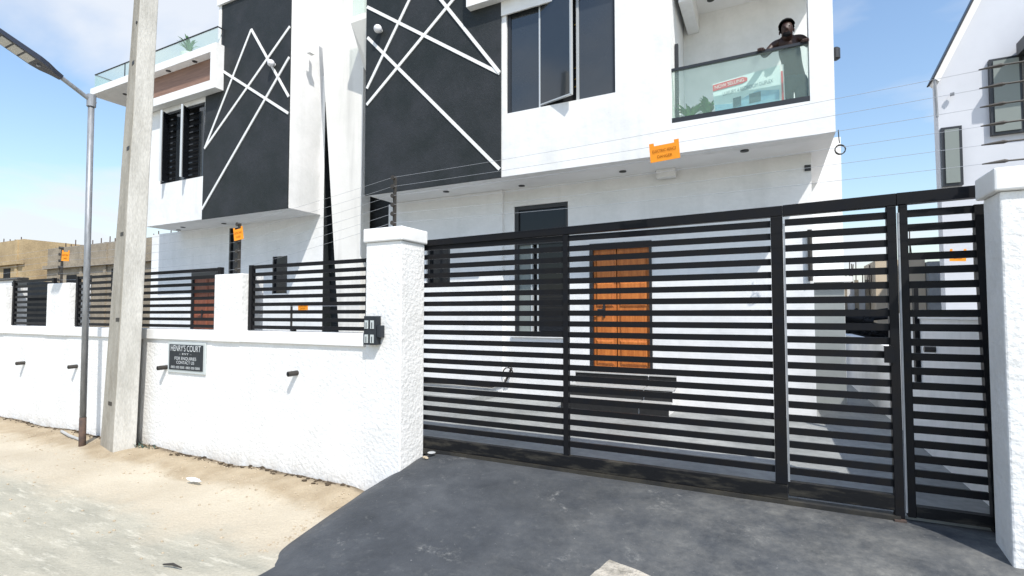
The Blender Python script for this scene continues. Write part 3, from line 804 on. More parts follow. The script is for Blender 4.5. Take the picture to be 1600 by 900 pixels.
# ------------------------------------------------------------------ banner
bn = thing('banner', 'pale sale banner with a red heading leaning behind the balcony glass', 'banner', (-.2, 7.5, 4.3))
def bz(x): return 5.04 + (x + .66) / .83 * .09
bY = 7.52
MB().slab_xz([(-.62, 4.35), (.2, 4.35), (.17, bz(.17)), (-.66, bz(-.66))], bY, bY + .015).build('sheet', M['banner'], bn)
MB().slab_xz([(-.62, 4.45), (.16, 4.45), (.16, 4.80), (-.1, 4.84), (-.4, 4.72), (-.63, 4.74)], bY - .006, bY - .002).build('blue_print', M['bannerblue'], bn)
MB().slab_xz([(-.655, 4.935), (-.28, 4.975), (-.22, 5.00), (-.22, 5.04), (-.28, 5.062), (-.655, 5.022)], bY - .008, bY - .004).build('red_heading', M['red'], bn)
MB().slab_xz([(.175, 4.45), (.23, 4.45), (.215, 5.13), (.18, 5.13)], bY - .002, bY + .01).build('side_fold', M['whiteprint'], bn)
MB().slab_xz([(.187, 4.62), (.213, 4.62), (.203, 5.04), (.183, 5.04)], bY - .008, bY - .004).build('red_edge', M['red'], bn)
lettering('NOW SELLING', .066, M['whiteprint'], bn, (-.445, bY - .012, 4.998), (90, -6, 0), .37)
lettering('LUXURY 4 BEDROOM DUPLEX', .075, M['bannergrey'], bn, (-.22, bY - .012, 4.90), (90, -6, 0), .62)
MB().slab_xz([(-.40, 4.66), (-.30, 4.67), (-.30, 4.80), (-.40, 4.79)], bY - .011, bY - .007).slab_xz([(-.20, 4.68), (-.06, 4.69), (-.06, 4.82), (-.20, 4.81)], bY - .011, bY - .007).build('house_print', M['bannergrey'], bn)

# ------------------------------------------------------------------ person on the balcony
def skin_mesh(name, nodes, edges, m, parent, sub=2):
    me = bpy.data.meshes.new(name)
    keys = list(nodes)
    off = root_loc(parent)
    me.from_pydata([Vector(nodes[k][0]) - off for k in keys], [(keys.index(a), keys.index(b)) for a, b in edges], [])
    o = link(name, me, parent)
    md = o.modifiers.new('skin', 'SKIN')
    md.use_smooth_shade = True
    for i, k in enumerate(keys):
        r = nodes[k][1]
        me.skin_vertices[0].data[i].radius = r if isinstance(r, tuple) else (r, r)
        me.skin_vertices[0].data[i].use_root = (i == 0)
    sb = o.modifiers.new('sub', 'SUBSURF'); sb.levels = sub; sb.render_levels = sub
    me.materials.append(m)
    return o


pp = thing('person', 'shirtless person in dark trousers leaning with both hands on the balcony rail', 'person', (.33, 7.6, 4.2))
HR = 5.262
nodes = {
    'pelvis': ((.335, 7.62, 4.98), (.125, .09)), 'waist': ((.325, 7.585, 5.10), (.115, .085)), 'chest': ((.285, 7.53, 5.30), (.15, .095)), 'collar': ((.268, 7.50, 5.41), (.11, .07)),
    'neck': ((.262, 7.445, 5.435), .055), 'jaw': ((.258, 7.395, 5.445), (.07, .072)), 'face': ((.255, 7.385, 5.51), (.085, .09)), 'brow': ((.255, 7.395, 5.565), (.078, .085)), 'crown': ((.255, 7.405, 5.61), (.045, .05)),
    'nose': ((.251, 7.295, 5.492), .011), 'nosetip': ((.251, 7.282, 5.482), .010),
    'shl': ((.105, 7.50, 5.40), .058), 'ell': ((-.005, 7.40, 5.235), .042), 'wrl': ((-.045, 7.31, 5.265), .028), 'pall': ((-.05, 7.285, 5.285), (.036, .018)),
    'shr': ((.425, 7.51, 5.425), .058), 'elr': ((.515, 7.50, 5.30), .042), 'wrr': ((.462, 7.32, 5.275), .028), 'palr': ((.455, 7.29, 5.285), (.036, .018)),
    'thl': ((.25, 7.63, 4.86), .085), 'knl': ((.245, 7.66, 4.56), .058), 'anl': ((.24, 7.70, 4.27), .04), 'tol': ((.235, 7.58, 4.235), .03),
    'thr': ((.42, 7.63, 4.86), .085), 'knr': ((.43, 7.66, 4.56), .058), 'anr': ((.43, 7.70, 4.27), .04), 'tor': ((.435, 7.58, 4.235), .03),
}
edges = [('pelvis', 'waist'), ('waist', 'chest'), ('chest', 'collar'), ('collar', 'neck'), ('neck', 'jaw'), ('jaw', 'face'), ('face', 'brow'), ('brow', 'crown'), ('face', 'nose'), ('nose', 'nosetip'),
         ('collar', 'shl'), ('shl', 'ell'), ('ell', 'wrl'), ('wrl', 'pall'), ('collar', 'shr'), ('shr', 'elr'), ('elr', 'wrr'), ('wrr', 'palr'),
         ('pelvis', 'thl'), ('thl', 'knl'), ('knl', 'anl'), ('anl', 'tol'), ('pelvis', 'thr'), ('thr', 'knr'), ('knr', 'anr'), ('anr', 'tor')]
for hnd, px, sgn in (('pall', -.05, 1), ('palr', .455, -1)):
    for i, dx in enumerate((-.027, -.009, .009, .027)):
        ln = (.85, 1.0, .95, .8)[i]
        a, b, c = f'{hnd}a{i}', f'{hnd}b{i}', f'{hnd}c{i}'
        nodes[a] = ((px + dx, 7.262, 5.283), .0095); nodes[b] = ((px + dx * 1.1, 7.262 - .032 * ln, 5.268), .009); nodes[c] = ((px + dx * 1.1, 7.262 - .030 * ln, 5.232), .008)
        edges += [(hnd, a), (a, b), (b, c)]
    nodes[hnd + 't'] = ((px + sgn * .042, 7.285, 5.275), .010); nodes[hnd + 'u'] = ((px + sgn * .05, 7.262, 5.250), .009)
    edges += [(hnd, hnd + 't'), (hnd + 't', hnd + 'u')]
skin_mesh('body', nodes, edges, M['skin'], pp)
skin_mesh('trousers', {'pelvis': ((.335, 7.62, 4.98), (.15, .115)), 'belt': ((.332, 7.605, 5.045), (.137, .105)), 'thl': ((.25, 7.63, 4.85), .105), 'knl': ((.245, 7.66, 4.56), .082), 'anl': ((.24, 7.70, 4.29), .07),
          'thr': ((.42, 7.63, 4.85), .105), 'knr': ((.43, 7.66, 4.56), .082), 'anr': ((.43, 7.70, 4.29), .07)},
          [('pelvis', 'belt'), ('pelvis', 'thl'), ('thl', 'knl'), ('knl', 'anl'), ('pelvis', 'thr'), ('thr', 'knr'), ('knr', 'anr')], M['cloth'], pp)
hb = bmesh.new(); bmesh.ops.create_uvsphere(hb, u_segments=20, v_segments=12, radius=1)
for v in list(hb.verts):
    if v.co.z < .12 + .30 * max(-v.co.y, 0) - .80 * max(v.co.y, 0):
        hb.verts.remove(v)
for v in hb.verts:
    k = 1 + .05 * mnoise.noise(v.co * 6)
    v.co = Vector((v.co.x * .100 * k, v.co.y * .116 * k, v.co.z * .108 * k)) + Vector((.255, 7.396, 5.552)) - root_loc(pp)
me = bpy.data.meshes.new('hair'); hb.to_mesh(me); hb.free(); me.materials.append(M['hair'])
for p in me.polygons: p.use_smooth = True
link('hair', me, pp)
for dx in (-.03, .03):
    MB().blob((.252 + dx, 7.307, 5.52), .010, 1, (1.3, .6, .7), 0).build('eye', M['hair'], pp)
MB().blob((.252, 7.312, 5.452), .014, 2, (1.8, .6, .5), 0).build('mouth', mat('dark_lips', (.05, .018, .014), .5), pp)
MB().blob((.256, 7.335, 5.435), .05, 4, (1.15, .75, .8), .15).build('jaw_shade', M['hair'], pp)  # dark blob added to put shade on the lower face
for dx in (-.082, .082):
    MB().blob((.255 + dx, 7.395, 5.495), .022, 2, (.5, .9, 1.4), .1).build('ear', M['skin'], pp)

# ------------------------------------------------------------------ perimeter wall
YF = 4.137
pw = thing('perimeter_wall', 'rough white perimeter wall with coping and square pillars along the sandy verge', 'wall', (-8, YF, 0))
MB().box(-22, -3.5, YF, YF + .2, -.15, 1.505).build('wall_body', M['stucco'], pw)
for a, b in ((-22, -12.85), (-12.19, -10.66), (-9.97, -6.30), (-5.78, -3.80)):
    MB().box(a, b, YF - .03, YF + .24, 1.508, 1.645).build('coping', M['trim'], pw, .008)
for a, b in ((-12.85, -12.19), (-10.66, -9.97), (-6.30, -5.78)):
    MB().box(a, b, YF - .012, YF + .3, 1.508, 2.35).build('wall_pillar', M['stucco'], pw, .01)
    MB().box(a, b, YF - .034, YF - .0125, 1.508, 1.645).build('coping', M['trim'], pw, .004)
MB().box(-3.80, -3.33, YF - .003, YF + .39, -.15, 2.60).build('corner_pillar', M['stucco'], pw, .012)
MB().box(-3.82, -3.305, YF - .028, YF + .41, 2.602, 2.745).build('pillar_cap', M['trim'], pw, .012)
MB().slab_xz([(-8.72, -.05), (-7.9, -.05), (-7.86, 1.50), (-8.66, 1.50)], YF - .006, YF - .001).build('grey_strip', M['plaster'], pw)  # plain grey strip on the wall face behind the pole

rp = thing('gate_pillar', 'white stucco gate pillar at the right edge of the picture', 'pillar', (1.5, YF, .3))
MB().box(1.27, 1.80, YF - .003, YF + .27, .1, 2.60).build('pillar_body', M['stucco'], rp, .012)
MB().box(1.238, 1.83, YF - .035, YF + .25 + .05, 2.602, 2.745).build('pillar_cap', M['trim'], rp, .012)
bw = thing('boundary_wall', 'white side boundary wall running back along the alley right of the house', 'wall', (1.5, 8, .3))
MB().box(1.45, 1.65, YF + .275, 8.4, .1, 1.80).box(1.45, 1.65, 8.401, 14, .1, 1.40).box(.3, 1.449, 13.8, 14, .1, 1.36).build('wall_body', M['white'], bw)
MB().box(1.43, 1.67, YF + .275, 8.42, 1.802, 1.86).build('coping', M['trim'], bw)
MB().box(1.405, 1.445, 6.97, 7.06, 1.11, 2.2).build('steel_post', M['metal'], bw)
MB().tube([(1.45, 6.41, 1.5), (1.36, 6.41, 1.5)], .03, 8).build('drain_stub', M['pipe'], bw)

# fence panels
def fence(x0, x1, label):
    t = thing('slatted_fence', label, 'fence', ((x0 + x1) / 2, 4.24, 1.66), 'black slatted fence panels on the wall')
    for x in (x0 + .03, x1 - .03):
        box('frame_post', M['metal'], t, x - .03, x + .03, 4.215, 4.265, 1.655, 2.455)
    me = MB().box(x0 + .061, x1 - .061, 4.226, 4.254, -.021, .021).mesh('slat', M['metal'], Vector(((x0 + x1) / 2, 4.24, 0)))
    for i in range(9):
        link('slat', me, t, (0, 0, 1.69 + i * .0925 - 1.66))
    for x in (x0 + (x1 - x0) * .4,):
        box('foot', M['metal'], t, x - .02, x + .02, 4.22, 4.26, 1.646, 1.668)


fence(-5.77, -3.815, 'black slatted fence panel between the corner pillar and the next pillar')
fence(-9.95, -6.32, 'long black slatted fence panel partly hidden by the concrete pole')
fence(-12.17, -10.68, 'short black slatted fence panel with the dark hopper behind it')
fence(-16.5, -12.87, 'black slatted fence panel at the far left edge of the picture')

# ------------------------------------------------------------------ gate
YG = 4.57
Z0, PITCH = .640, .1015


def slats(t, x0, x1, n=20, z0=Z0, pitch=PITCH):
    me = MB().box(x0, x1, YG - .012, YG + .012, -.0255, .0255).mesh('slat', M['metal'], root_loc(t))
    for i in range(n):
        o = link('slat', me, t, (0, 0, z0 + i * pitch + random.uniform(-.002, .002)))
        o.rotation_euler = (0, R(random.uniform(-.05, .05)), 0)


g1 = thing('sliding_gate', 'wide black slatted sliding gate across the driveway left of the walk-through gate', 'gate', (-1.7, YG, .37))
g1.location.z = 0
MB().hexa(*[[(-3.75, YG - .03, z0_), (.10, YG - .03, z1_), (.10, YG + .03, z1_), (-3.75, YG + .03, z0_)] for z0_, z1_ in ((2.580, 2.622), (2.645, 2.704))]).build('top_rail', M['metal'], g1, .004)
MB().box(-3.75, .10, YG - .03, YG + .03, .42, .535).build('bottom_rail', M['dusty'], g1, .004)
MB().box(-3.9, .80, YG - .05, YG + .05, .365, .418).build('track', mat('dusty_track_steel', (.02, .02, .02), .6, .3, col2=(.05, .045, .035), vscale=4), g1)
MB().box(.015, .10, YG - .035, YG + .035, .536, 2.619).build('post', M['metal'], g1, .004)
MB().box(-1.745, -1.695, YG - .026, YG + .026, .536, 2.60).build('stile', M['metal'], g1)
slats(g1, -3.75, -1.746); slats(g1, -1.694, .014)
MB().lathe((-3.17, 4.45, .40), [(.01, 0), (.045, .012), (.03, .02)], 8).build('guide_wheel', M['alu'], g1)

g2 = thing('pedestrian_gate', 'narrow black slatted walk-through gate right of the sliding gate post', 'gate', (.45, YG, 0))
MB().hexa(*[[(.1015, YG - .032, z0_), (.8305, YG - .032, z1_), (.8305, YG + .032, z1_), (.1015, YG + .032, z0_)] for z0_, z1_ in ((2.622, 2.635), (2.706, 2.724))]).build('top_rail', M['metal'], g2, .004)
MB().box(.102, .78, YG - .026, YG + .026, .45, .56).build('bottom_rail', M['dusty'], g2, .004)
MB().box(.77, .827, YG - .03, YG + .03, .40, 2.632).build('post', M['metal'], g2, .004)
MB().box(.102, .115, YG - .03, YG - .02, .56, 2.56).build('bare_edge', M['lampgrey'], g2)
slats(g2, .116, .769)
MB().box(.73, .79, YG - .05, YG - .031, 1.5, 1.62).build('latch', M['metal'], g2)
MB().box(.76, .83, YG - .07, YG - .031, .33, .40).build('bottom_hinge', M['rust'], g2)

g3 = thing('fixed_gate_panel', 'fixed black slatted panel between the walk-through gate and the right pillar', 'gate', (1.1, YG, 0))
MB().hexa(*[[(.832, YG - .034, z0_), (1.33, YG - .034, z1_), (1.33, YG + .034, z1_), (.832, YG + .034, z0_)] for z0_, z1_ in ((2.640, 2.650), (2.724, 2.732))]).build('top_rail', M['metal'], g3)
MB().box(.846, .893, YG - .03, YG + .03, .42, 2.638).build('post', M['metal'], g3, .004)
MB().box(.832, .8435, YG - .036, YG - .02, .45, 2.58).build('bare_edge', M['lampgrey'], g3)
MB().hexa([(1.305, YG - .03, .40), (1.36, YG - .03, .40), (1.36, YG + .03, .40), (1.305, YG + .03, .40)], [(1.262, YG - .03, 2.60), (1.32, YG - .03, 2.60), (1.32, YG + .03, 2.60), (1.262, YG + .03, 2.60)]).build('post', M['metal'], g3)
MB().box(.894, 1.31, YG - .03, YG + .03, .425, .50).build('bottom_rail', M['dusty'], g3)
slats(g3, .894, 1.29, 20, .625, .1025)

# ------------------------------------------------------------------ wall fittings
mb_ = thing('meter_box', 'dark grey box with four small plates fixed to the white corner pillar', 'box', (-3.66, YF - .03, 1.53))
MB().box(-3.745, -3.585, YF - .085, YF - .004, 1.535, 1.83).build('case', M['darkblue'], mb_, .006)
for x in (-3.705, -3.63):
    for z in (1.745, 1.60):
        MB().box(x - .022, x + .022, YF - .092, YF - .0855, z - .045, z + .04).build('plate', M['plate_edge'], mb_)
        MB().box(x - .004, x + .004, YF - .096, YF - .0925, z - .04, z + .02).build('switch', M['darkblue'], mb_)
MB().box(-3.584, -3.535, YF - .075, YF - .004, 1.61, 1.735).build('side_socket', M['darkblue'], mb_, .008)

sg = thing('nameplate', 'dark name plate with silver lettering on the white wall beside the concrete pole', 'sign', (-6.84, YF - .02, 1.3))
MB().box(-7.24, -6.44, YF - .02, YF - .003, 1.075, 1.478).build('backing', M['plate_edge'], sg, .004)
MB().box(-7.20, -6.48, YF - .028, YF - .021, 1.115, 1.448).build('plate', M['darkblue'], sg, .003)
for txt, size, z, span in (("HENRY'S COURT", .11, 1.395, .64), ('- EST -', .03, 1.325, .26), ('FOR ENQUIRIES', .058, 1.265, .46), ('CONTACT US', .055, 1.212, .38), ('0803 000 0000  0805 000 0000', .045, 1.148, .62)):
    lettering(txt, size, M['silverprint'], sg, (-6.84, YF - .0305, z), (90, 0, 0), span)


def wall_pipe(x, z, label):
    t = thing('drain_pipe', label, 'pipe', (x, YF, z), 'short drain pipes sticking out of the wall')
    MB().tube([(x + .01, YF + .02, z), (x - .01, YF - .11, z - .006)], .03, 10).build('pipe', M['pipe'], t)
    MB().tube([(x - .01, YF - .11, z - .006), (x - .0102, YF - .113, z - .006)], .022, 10).build('bore', M['dark'], t)


wall_pipe(-4.81, 1.185, 'short black drain pipe in the wall nearest the driveway')
wall_pipe(-7.30, 1.135, 'short black drain pipe in the wall just left of the name plate')
wall_pipe(-9.65, 1.04, 'short black drain pipe in the wall behind the street lamp post')
wall_pipe(-11.39, 1.02, 'short black drain pipe in the wall nearest the left edge')


# ------------------------------------------------------------------ electric fence
def epost(x, z0, z1, label, y=4.3):
    t = thing('electric_fence_post', label, 'fence post', (x, y, z0), 'black insulator posts of the electric fence')
    MB().box(x - .014, x + .014, y - .014, y + .014, z0, z1).build('post', M['pipe'], t)
    im = MB().tube([(0, -.014, 0), (0, -.028, 0), (0, -.03, 0), (0, -.045, 0)], [.012, .012, .024, .024], 8).mesh('insulator', M['pipe'])
    for i in range(6):
        link('insulator', im, t, (0, 0, .07 + i * (z1 - z0 - .09) / 5))
    return [Vector((x, y - .04, z0 + .07 + i * (z1 - z0 - .09) / 5)) for i in range(6)]


P0 = epost(-10.63, 2.35, 2.98, 'black electric fence post on the far left wall pillar')
P1 = epost(-6.08, 2.35, 3.02, 'black electric fence post on the middle wall pillar beside an orange sign')
P2 = epost(-3.56, 2.745, 3.32, 'black electric fence post on top of the corner pillar')
P3 = epost(1.47, 2.745, 3.45, 'black electric fence post on top of the right gate pillar')
# tension rods on the right post
rods = MB()
for p in P3:
    rods.tube([p, p + Vector((-.11, 0, .0)), p + Vector((-.13, 0, 0)), p + Vector((-.24, 0, -.006))], [.006, .006, .013, .004], 6)
tag(rods.build('wire_tensioner', M['pipe']), 'black wire tensioners strung beside the post on the right gate pillar', 'tensioner')
for i in range(6):
    mb = MB()
    pts = [Vector((-17, 4.26, P0[i].z + .0))] + [P0[i]] + [P1[i]] + [P2[i]] + [P3[i]] + [Vector((3.5, 4.26, P3[i].z))]
    for a, b in zip(pts, pts[1:]):
        L = (b - a).length
        mb.tube([a.lerp(b, s / 8) + Vector((0, 0, -.012 * L * .5 * 4 * (s / 8) * (1 - s / 8))) for s in range(9)], .0015, 4, False)
    tag(mb.build('fence_wire', M['wire']), ['lowest', 'second lowest', 'third lowest', 'third highest', 'second highest', 'highest'][i] + ' thin wire of the electric fence above the gate', 'wire', 'thin wires of the electric fence')


def orange_sign(x, y, z, wd, ht, rot, label, words=True):
    t = thing('warning_sign', label, 'sign', (x, y, z), 'orange warning signs on the electric fence')
    MB().box(x - wd / 2, x + wd / 2, y, y + .006, z - ht / 2, z + ht / 2).box(x - wd / 2, x - wd / 2 + wd * .16, y, y + .006, z + ht / 2, z + ht * .68).box(x + wd / 2 - wd * .16, x + wd / 2, y, y + .006, z + ht / 2, z + ht * .68).build('plate', M['orange'], t)
    lettering('ELECTRIC FENCE', ht * .26, M['brownprint'], t, (x, y - .004, z + ht * .14), (90, 0, 0), wd * .8)
    lettering('DANGER', ht * .26, M['brownprint'], t, (x, y - .004, z - ht * .22), (90, 0, 0), wd * .5)
    t.rotation_euler = (R(rot[0]), R(rot[1]), R(rot[2]))
    return t


orange_sign(-.745, 4.25, 3.165, .235, .13, (6, -3, 0), 'orange electric fence warning sign hanging on the wires above the gate')
orange_sign(-6.02, 4.24, 2.86, .15, .14, (0, -8, 8), 'orange warning sign beside the post on the middle wall pillar')
orange_sign(-10.38, 4.24, 2.80, .17, .15, (0, 4, 10), 'orange warning sign beside the post on the far left wall pillar')
orange_sign(-8.0, 7.0, 1.98, .26, .11, (0, -2, 0), 'small orange sign low behind the fence panel by the corner pillar')
sp = thing('sign_stake', 'thin stakes and wire behind the fence panel holding a small orange sign', 'stake', (-8, 7.02, .5))
for x in (-8.35, -6.2):
    MB().box(x - .015, x + .015, 7.02, 7.05, .5, 2.05).build('stake', M['pipe'], sp)
MB().tube([(-8.35, 7.02, 2.0), (-6.2, 7.02, 2.0)], .004, 5).build('wire', M['wire'], sp)
orange_sign(2.62, 10.2, 2.75, .2, .16, (0, 3, 0), 'faded orange warning sign seen through the slats near the right pillar')
t = epost(2.82, 2.3, 3.1, 'black insulator post seen through the slats of the fixed gate panel', 10.2)

# ------------------------------------------------------------------ utility pole
up = thing('utility_pole', 'tall tapered concrete utility pole standing against the white wall', 'pole', (-7.95, 3.9, 0))
A = [(-8.32, 3.86), (-7.81, 3.77), (-7.665, 3.98), (-8.17, 4.07)]
Bq = [(-7.69, 3.80), (-7.435, 3.752), (-7.335, 3.93), (-7.59, 3.98)]
lev = [-.3, 0, .25, 2, 4, 6.05, 8.2]
def ring(z):
    s = z / 6.05
    return [(a[0] + (b[0] - a[0]) * s + .012 * mnoise.noise(Vector((z, i, 2))), a[1] + (b[1] - a[1]) * s, z) for i, (a, b) in enumerate(zip(A, Bq))]
mb = MB()
zs_ = frange(-.3, 8.2, .25)
vs_ = []
for z in zs_: vs_ += ring(z)
fs_ = [(0, 3, 2, 1), tuple(4 * (len(zs_) - 1) + i for i in range(4))]
for k in range(len(zs_) - 1):
    for i in range(4):
        fs_.append((4 * k + i, 4 * k + (i + 1) % 4, 4 * k + 4 + (i + 1) % 4, 4 * k + 4 + i))
mb.poly(vs_, fs_)
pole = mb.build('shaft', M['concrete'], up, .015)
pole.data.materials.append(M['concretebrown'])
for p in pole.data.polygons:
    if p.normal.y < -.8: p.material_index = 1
def on_front(u, z, off=.004):
    r_ = ring(z); a, b = Vector(r_[0]), Vector(r_[1]); n = Vector((b.y - a.y, -(b.x - a.x), 0)).normalized()
    return a.lerp(b, u) + n * off
for z, u in ((.62, .45), (1.75, .62), (2.9, .5), (4.05, .55), (5.2, .5)):
    p = on_front(u, z); q_ = on_front(u + .28, z)
    d = (q_ - p)
    MB().hexa([p, p + d, p + d + Vector((.01, .03, 0)), p + Vector((.01, .03, 0))], [Vector(v) + Vector((0, 0, .05)) for v in (p, p + d, p + d + Vector((.01, .03, 0)), p + Vector((.01, .03, 0)))]).build('bolt_hole', M['pipe'], up)
MB().tube([on_front(.8, 5.75, -.01), on_front(.8, 5.75, .01)], .022, 8).build('bolt_hole', M['pipe'], up)

# ------------------------------------------------------------------ street lamp
sl = thing('street_lamp', 'slim grey street lamp post with a flat LED head leaning out over the road', 'street lamp', (-8.59, 3.75, 0))
MB().tube([(-8.54, 3.75, .42), (-8.59, 3.75, 4.95)], .038, 14).build('post', M['lampgrey'], sl, smooth=True)
MB().tube([(-8.535, 3.75, -.15), (-8.54, 3.75, .419)], .041, 14).build('rusty_base', M['rust'], sl, smooth=True)
MB().tube([(-8.59, 3.80, 4.86), (-8.59, 3.34, 5.105)], .03, 10).tube([(-8.59, 3.75, 4.80), (-8.59, 3.75, 4.97)], .055, 12).build('arm', M['lampgrey'], sl)
a, b = Vector((-8.59, 3.40, 5.075)), Vector((-8.59, 2.50, 5.46))
d = (b - a).normalized(); u = Vector((1, 0, 0)); n = u.cross(d).normalized()
if n.z < 0: n = -n
def LP(s, w, h): return a + d * s + u * w + n * h
prof = [(0, .035, .03), (.10, .06, .035), (.2, .11, .04), (.30, .135, .04), (.98, .135, .03)]
mb = MB(); vs_ = []
for s, w_, h_ in prof: vs_ += [LP(s, -w_, -h_), LP(s, w_, -h_), LP(s, w_ * .8, h_), LP(s, -w_ * .8, h_)]
fs_ = [(0, 1, 2, 3), tuple(4 * (len(prof) - 1) + i for i in range(4))]
for k in range(len(prof) - 1):
    for i in range(4): fs_.append((4 * k + i, 4 * k + (i + 1) % 4, 4 * k + 4 + (i + 1) % 4, 4 * k + 4 + i))
mb.poly(vs_, fs_)
mb.build('lamp_head', M['lamphead'], sl)
for k in range(5):
    s0 = .33 + k * .128
    MB().hexa([LP(s0, -.105, -.047), LP(s0, .105, -.047), LP(s0 + .105, .105, -.046), LP(s0 + .105, -.105, -.046)], [LP(s0, -.105, -.037), LP(s0, .105, -.037), LP(s0 + .105, .105, -.036), LP(s0 + .105, -.105, -.036)]).build('led_panel', M['led'], sl)
MB().blob(LP(.25, 0, -.045), .03, 3, (1, 1, .6), 0).build('sensor', M['lampgrey'], sl)

# ------------------------------------------------------------------ neighbouring house on the right
nh = thing('gabled_house', 'pale grey neighbouring house with a steep gable at the right edge', 'house', (4.5, 11, .3))
Yn = 11.0
w = MB()
w.slab_xz([(2.66, -.1), (9.0, -.1), (9.0, 7.4), (6.0, 13.1), (2.62, 5.9)], Yn, Yn + .25).box(5.5, 8.9, Yn + .251, Yn + 8, -.1, 7.2)
w.build('wall', M['neighbour'], nh)
MB().slab_xz([(2.565, 5.87), (2.64, 5.80), (6.0, 13.04), (6.0, 13.3)], Yn - .08, Yn + .27).build('roof_verge', M['trim'], nh)
MB().bar_xz((2.555, 5.86), (5.97, 13.33), .025, Yn - .10, Yn + .29).build('roof_edge', M['frame'], nh)
MB().tube([(2.585, Yn - .05, 5.85), (2.60, Yn - .05, 5.2)], .022, 6).build('downpipe', M['lampgrey'], nh)
for x0, x1, z0, z1 in ((2.64, 2.915, 4.0, 5.0), (3.29, 4.1, 4.77, 6.03)):
    wn = box('window', M['frame'], nh, x0, x1, Yn - .07, Yn - .002, z0, z1)
    k = .045
    MB().box(x0 + k, min(x0 + .36, x1 - k), Yn - .09, Yn - .072, z0 + k, z1 - k).build('pane', M['curtain'], wn)
    if x1 - x0 > .5:
        MB().box(x0 + .40, x1 - k, Yn - .088, Yn - .073, z0 + k, z1 - k).build('pane', M['winglass'], wn)
MB().tube([(2.78, Yn - .06, 5.55), (2.83, Yn - .08, 5.55)], .03, 8).build('outdoor_lamp', M['lampgrey'], nh)
MB().slab_xz([(3.62, 6.0), (4.6, 6.0), (4.6, 6.9), (3.62, 6.2)], Yn - .5, Yn - .1).build('window_hood', M['frame'], nh)

# ------------------------------------------------------------------ low annex and things seen through the gate
an = thing('side_annex', 'grey flat roofed annex in the alley behind the walk-through gate', 'shed', (.8, 9.6, .4))
MB().box(.56, 1.02, 9.3, 9.95, .38, 2.34).build('wall', M['annexshade'], an)
MB().box(.56, 1.12, 9.2, 9.98, 2.342, 2.42).build('roof_slab', M['trim'], an)
ub = thing('unfinished_building', 'tan unfinished building with rusty starter bars seen through the gate slats', 'building', (3, 18, 0))
MB().box(2.75, 3.9, 18, 20, 0, 3.4).build('wall', mat('pale_tan_render', (.72, .60, .45), .9, .1, col2=(.6, .5, .37), vscale=1.2), ub)
MB().box(3.92, 4.5, 17.8, 20, 0, 3.3).build('grey_wall', M['plaster'], ub)
MB().box(4.52, 4.8, 17.7, 20, 0, 3.2).build('pale_wall', M['white'], ub)
MB().box(1.2, 2.74, 19, 20, 0, 2.75).build('pale_wall', M['white'], ub)
rb = MB(); rd = random.Random(4)
for i in range(26):
    x = rd.uniform(1.5, 3.9); y = rd.uniform(18.1, 19.8)
    z = 2.6 if x < 2.74 else 3.35
    rb.tube([(x, y, z), (x + rd.uniform(-.05, .05), y, z + rd.uniform(.4, 1.2))], .014, 4)
tag(rb.build('starter_bars', M['rust'], ub), kind='stuff')
for x in (1.75, 2.05, 2.35, 2.62):
    MB().box(x, x + .1, 18.9, 18.99, .3, 2.9).build('column', M['block'], ub)
sh = MB(); rd = random.Random(11)
for i in range(30):
    x = rd.uniform(1.5, 2.5); y = rd.uniform(14.2, 15.4); z = 1.3 + rd.uniform(0, .55)
    a = rd.uniform(-.5, .5); L = rd.uniform(.3, .7)
    sh.tube([(x - L / 2, y, z), (x + L / 2, y + a, z + rd.uniform(-.2, .2))], rd.uniform(.03, .07), 5)
sh.box(1.4, 2.7, 14.6, 15.2, .1, 1.5)
tag(sh.build('scrap_heap', M['dark']), 'dark heap of timber and scrap behind the boundary wall seen through the gate', 'scrap heap')

# ------------------------------------------------------------------ far buildings on the left
def far_building(name, label, m, x0, x1, y0, y1, h, wins, ledge=None):
    t = thing(name, label, 'building', ((x0 + x1) / 2, y0, 0), 'unfinished block buildings beyond the wall')
    MB().box(x0, x1, y0, y1, 0, h).build('wall', m, t)
    for a, b, z0, z1 in wins:
        f = box('window', M['dark'], t, a, b, y0 - .03, y0 - .002, z0, z1)
        MB().box(a - .1, b + .1, y0 - .12, y0 - .031, z0 - .1, z0 - .001).build('sill', m, f)
    for z in (ledge or []):
        MB().box(x0 - .1, x1 + .1, y0 - .22, y0 - .001, z, z + .22).build('ledge', m, t)
    pr_ = MB(); rd = random.Random(int(abs(x0) * 10))
    for i in range(int((x1 - x0) / .9)):
        x = x0 + .4 + i * .9 + rd.uniform(-.3, .3)
        pr_.tube([(x, y0 + .3, h), (x, y0 + .3, h + rd.uniform(.1, .5))], .03, 4)
    tag(pr_.build('starter_bars', M['rust'], t), kind='stuff')
    # wall piers break up the long face
    for x in frange(x0 + 1.5, x1 - 1, 3.0):
        MB().box(x, x + .3, y0 - .08, y0 - .0015, 0, h).build('pier', m, t)
    return t


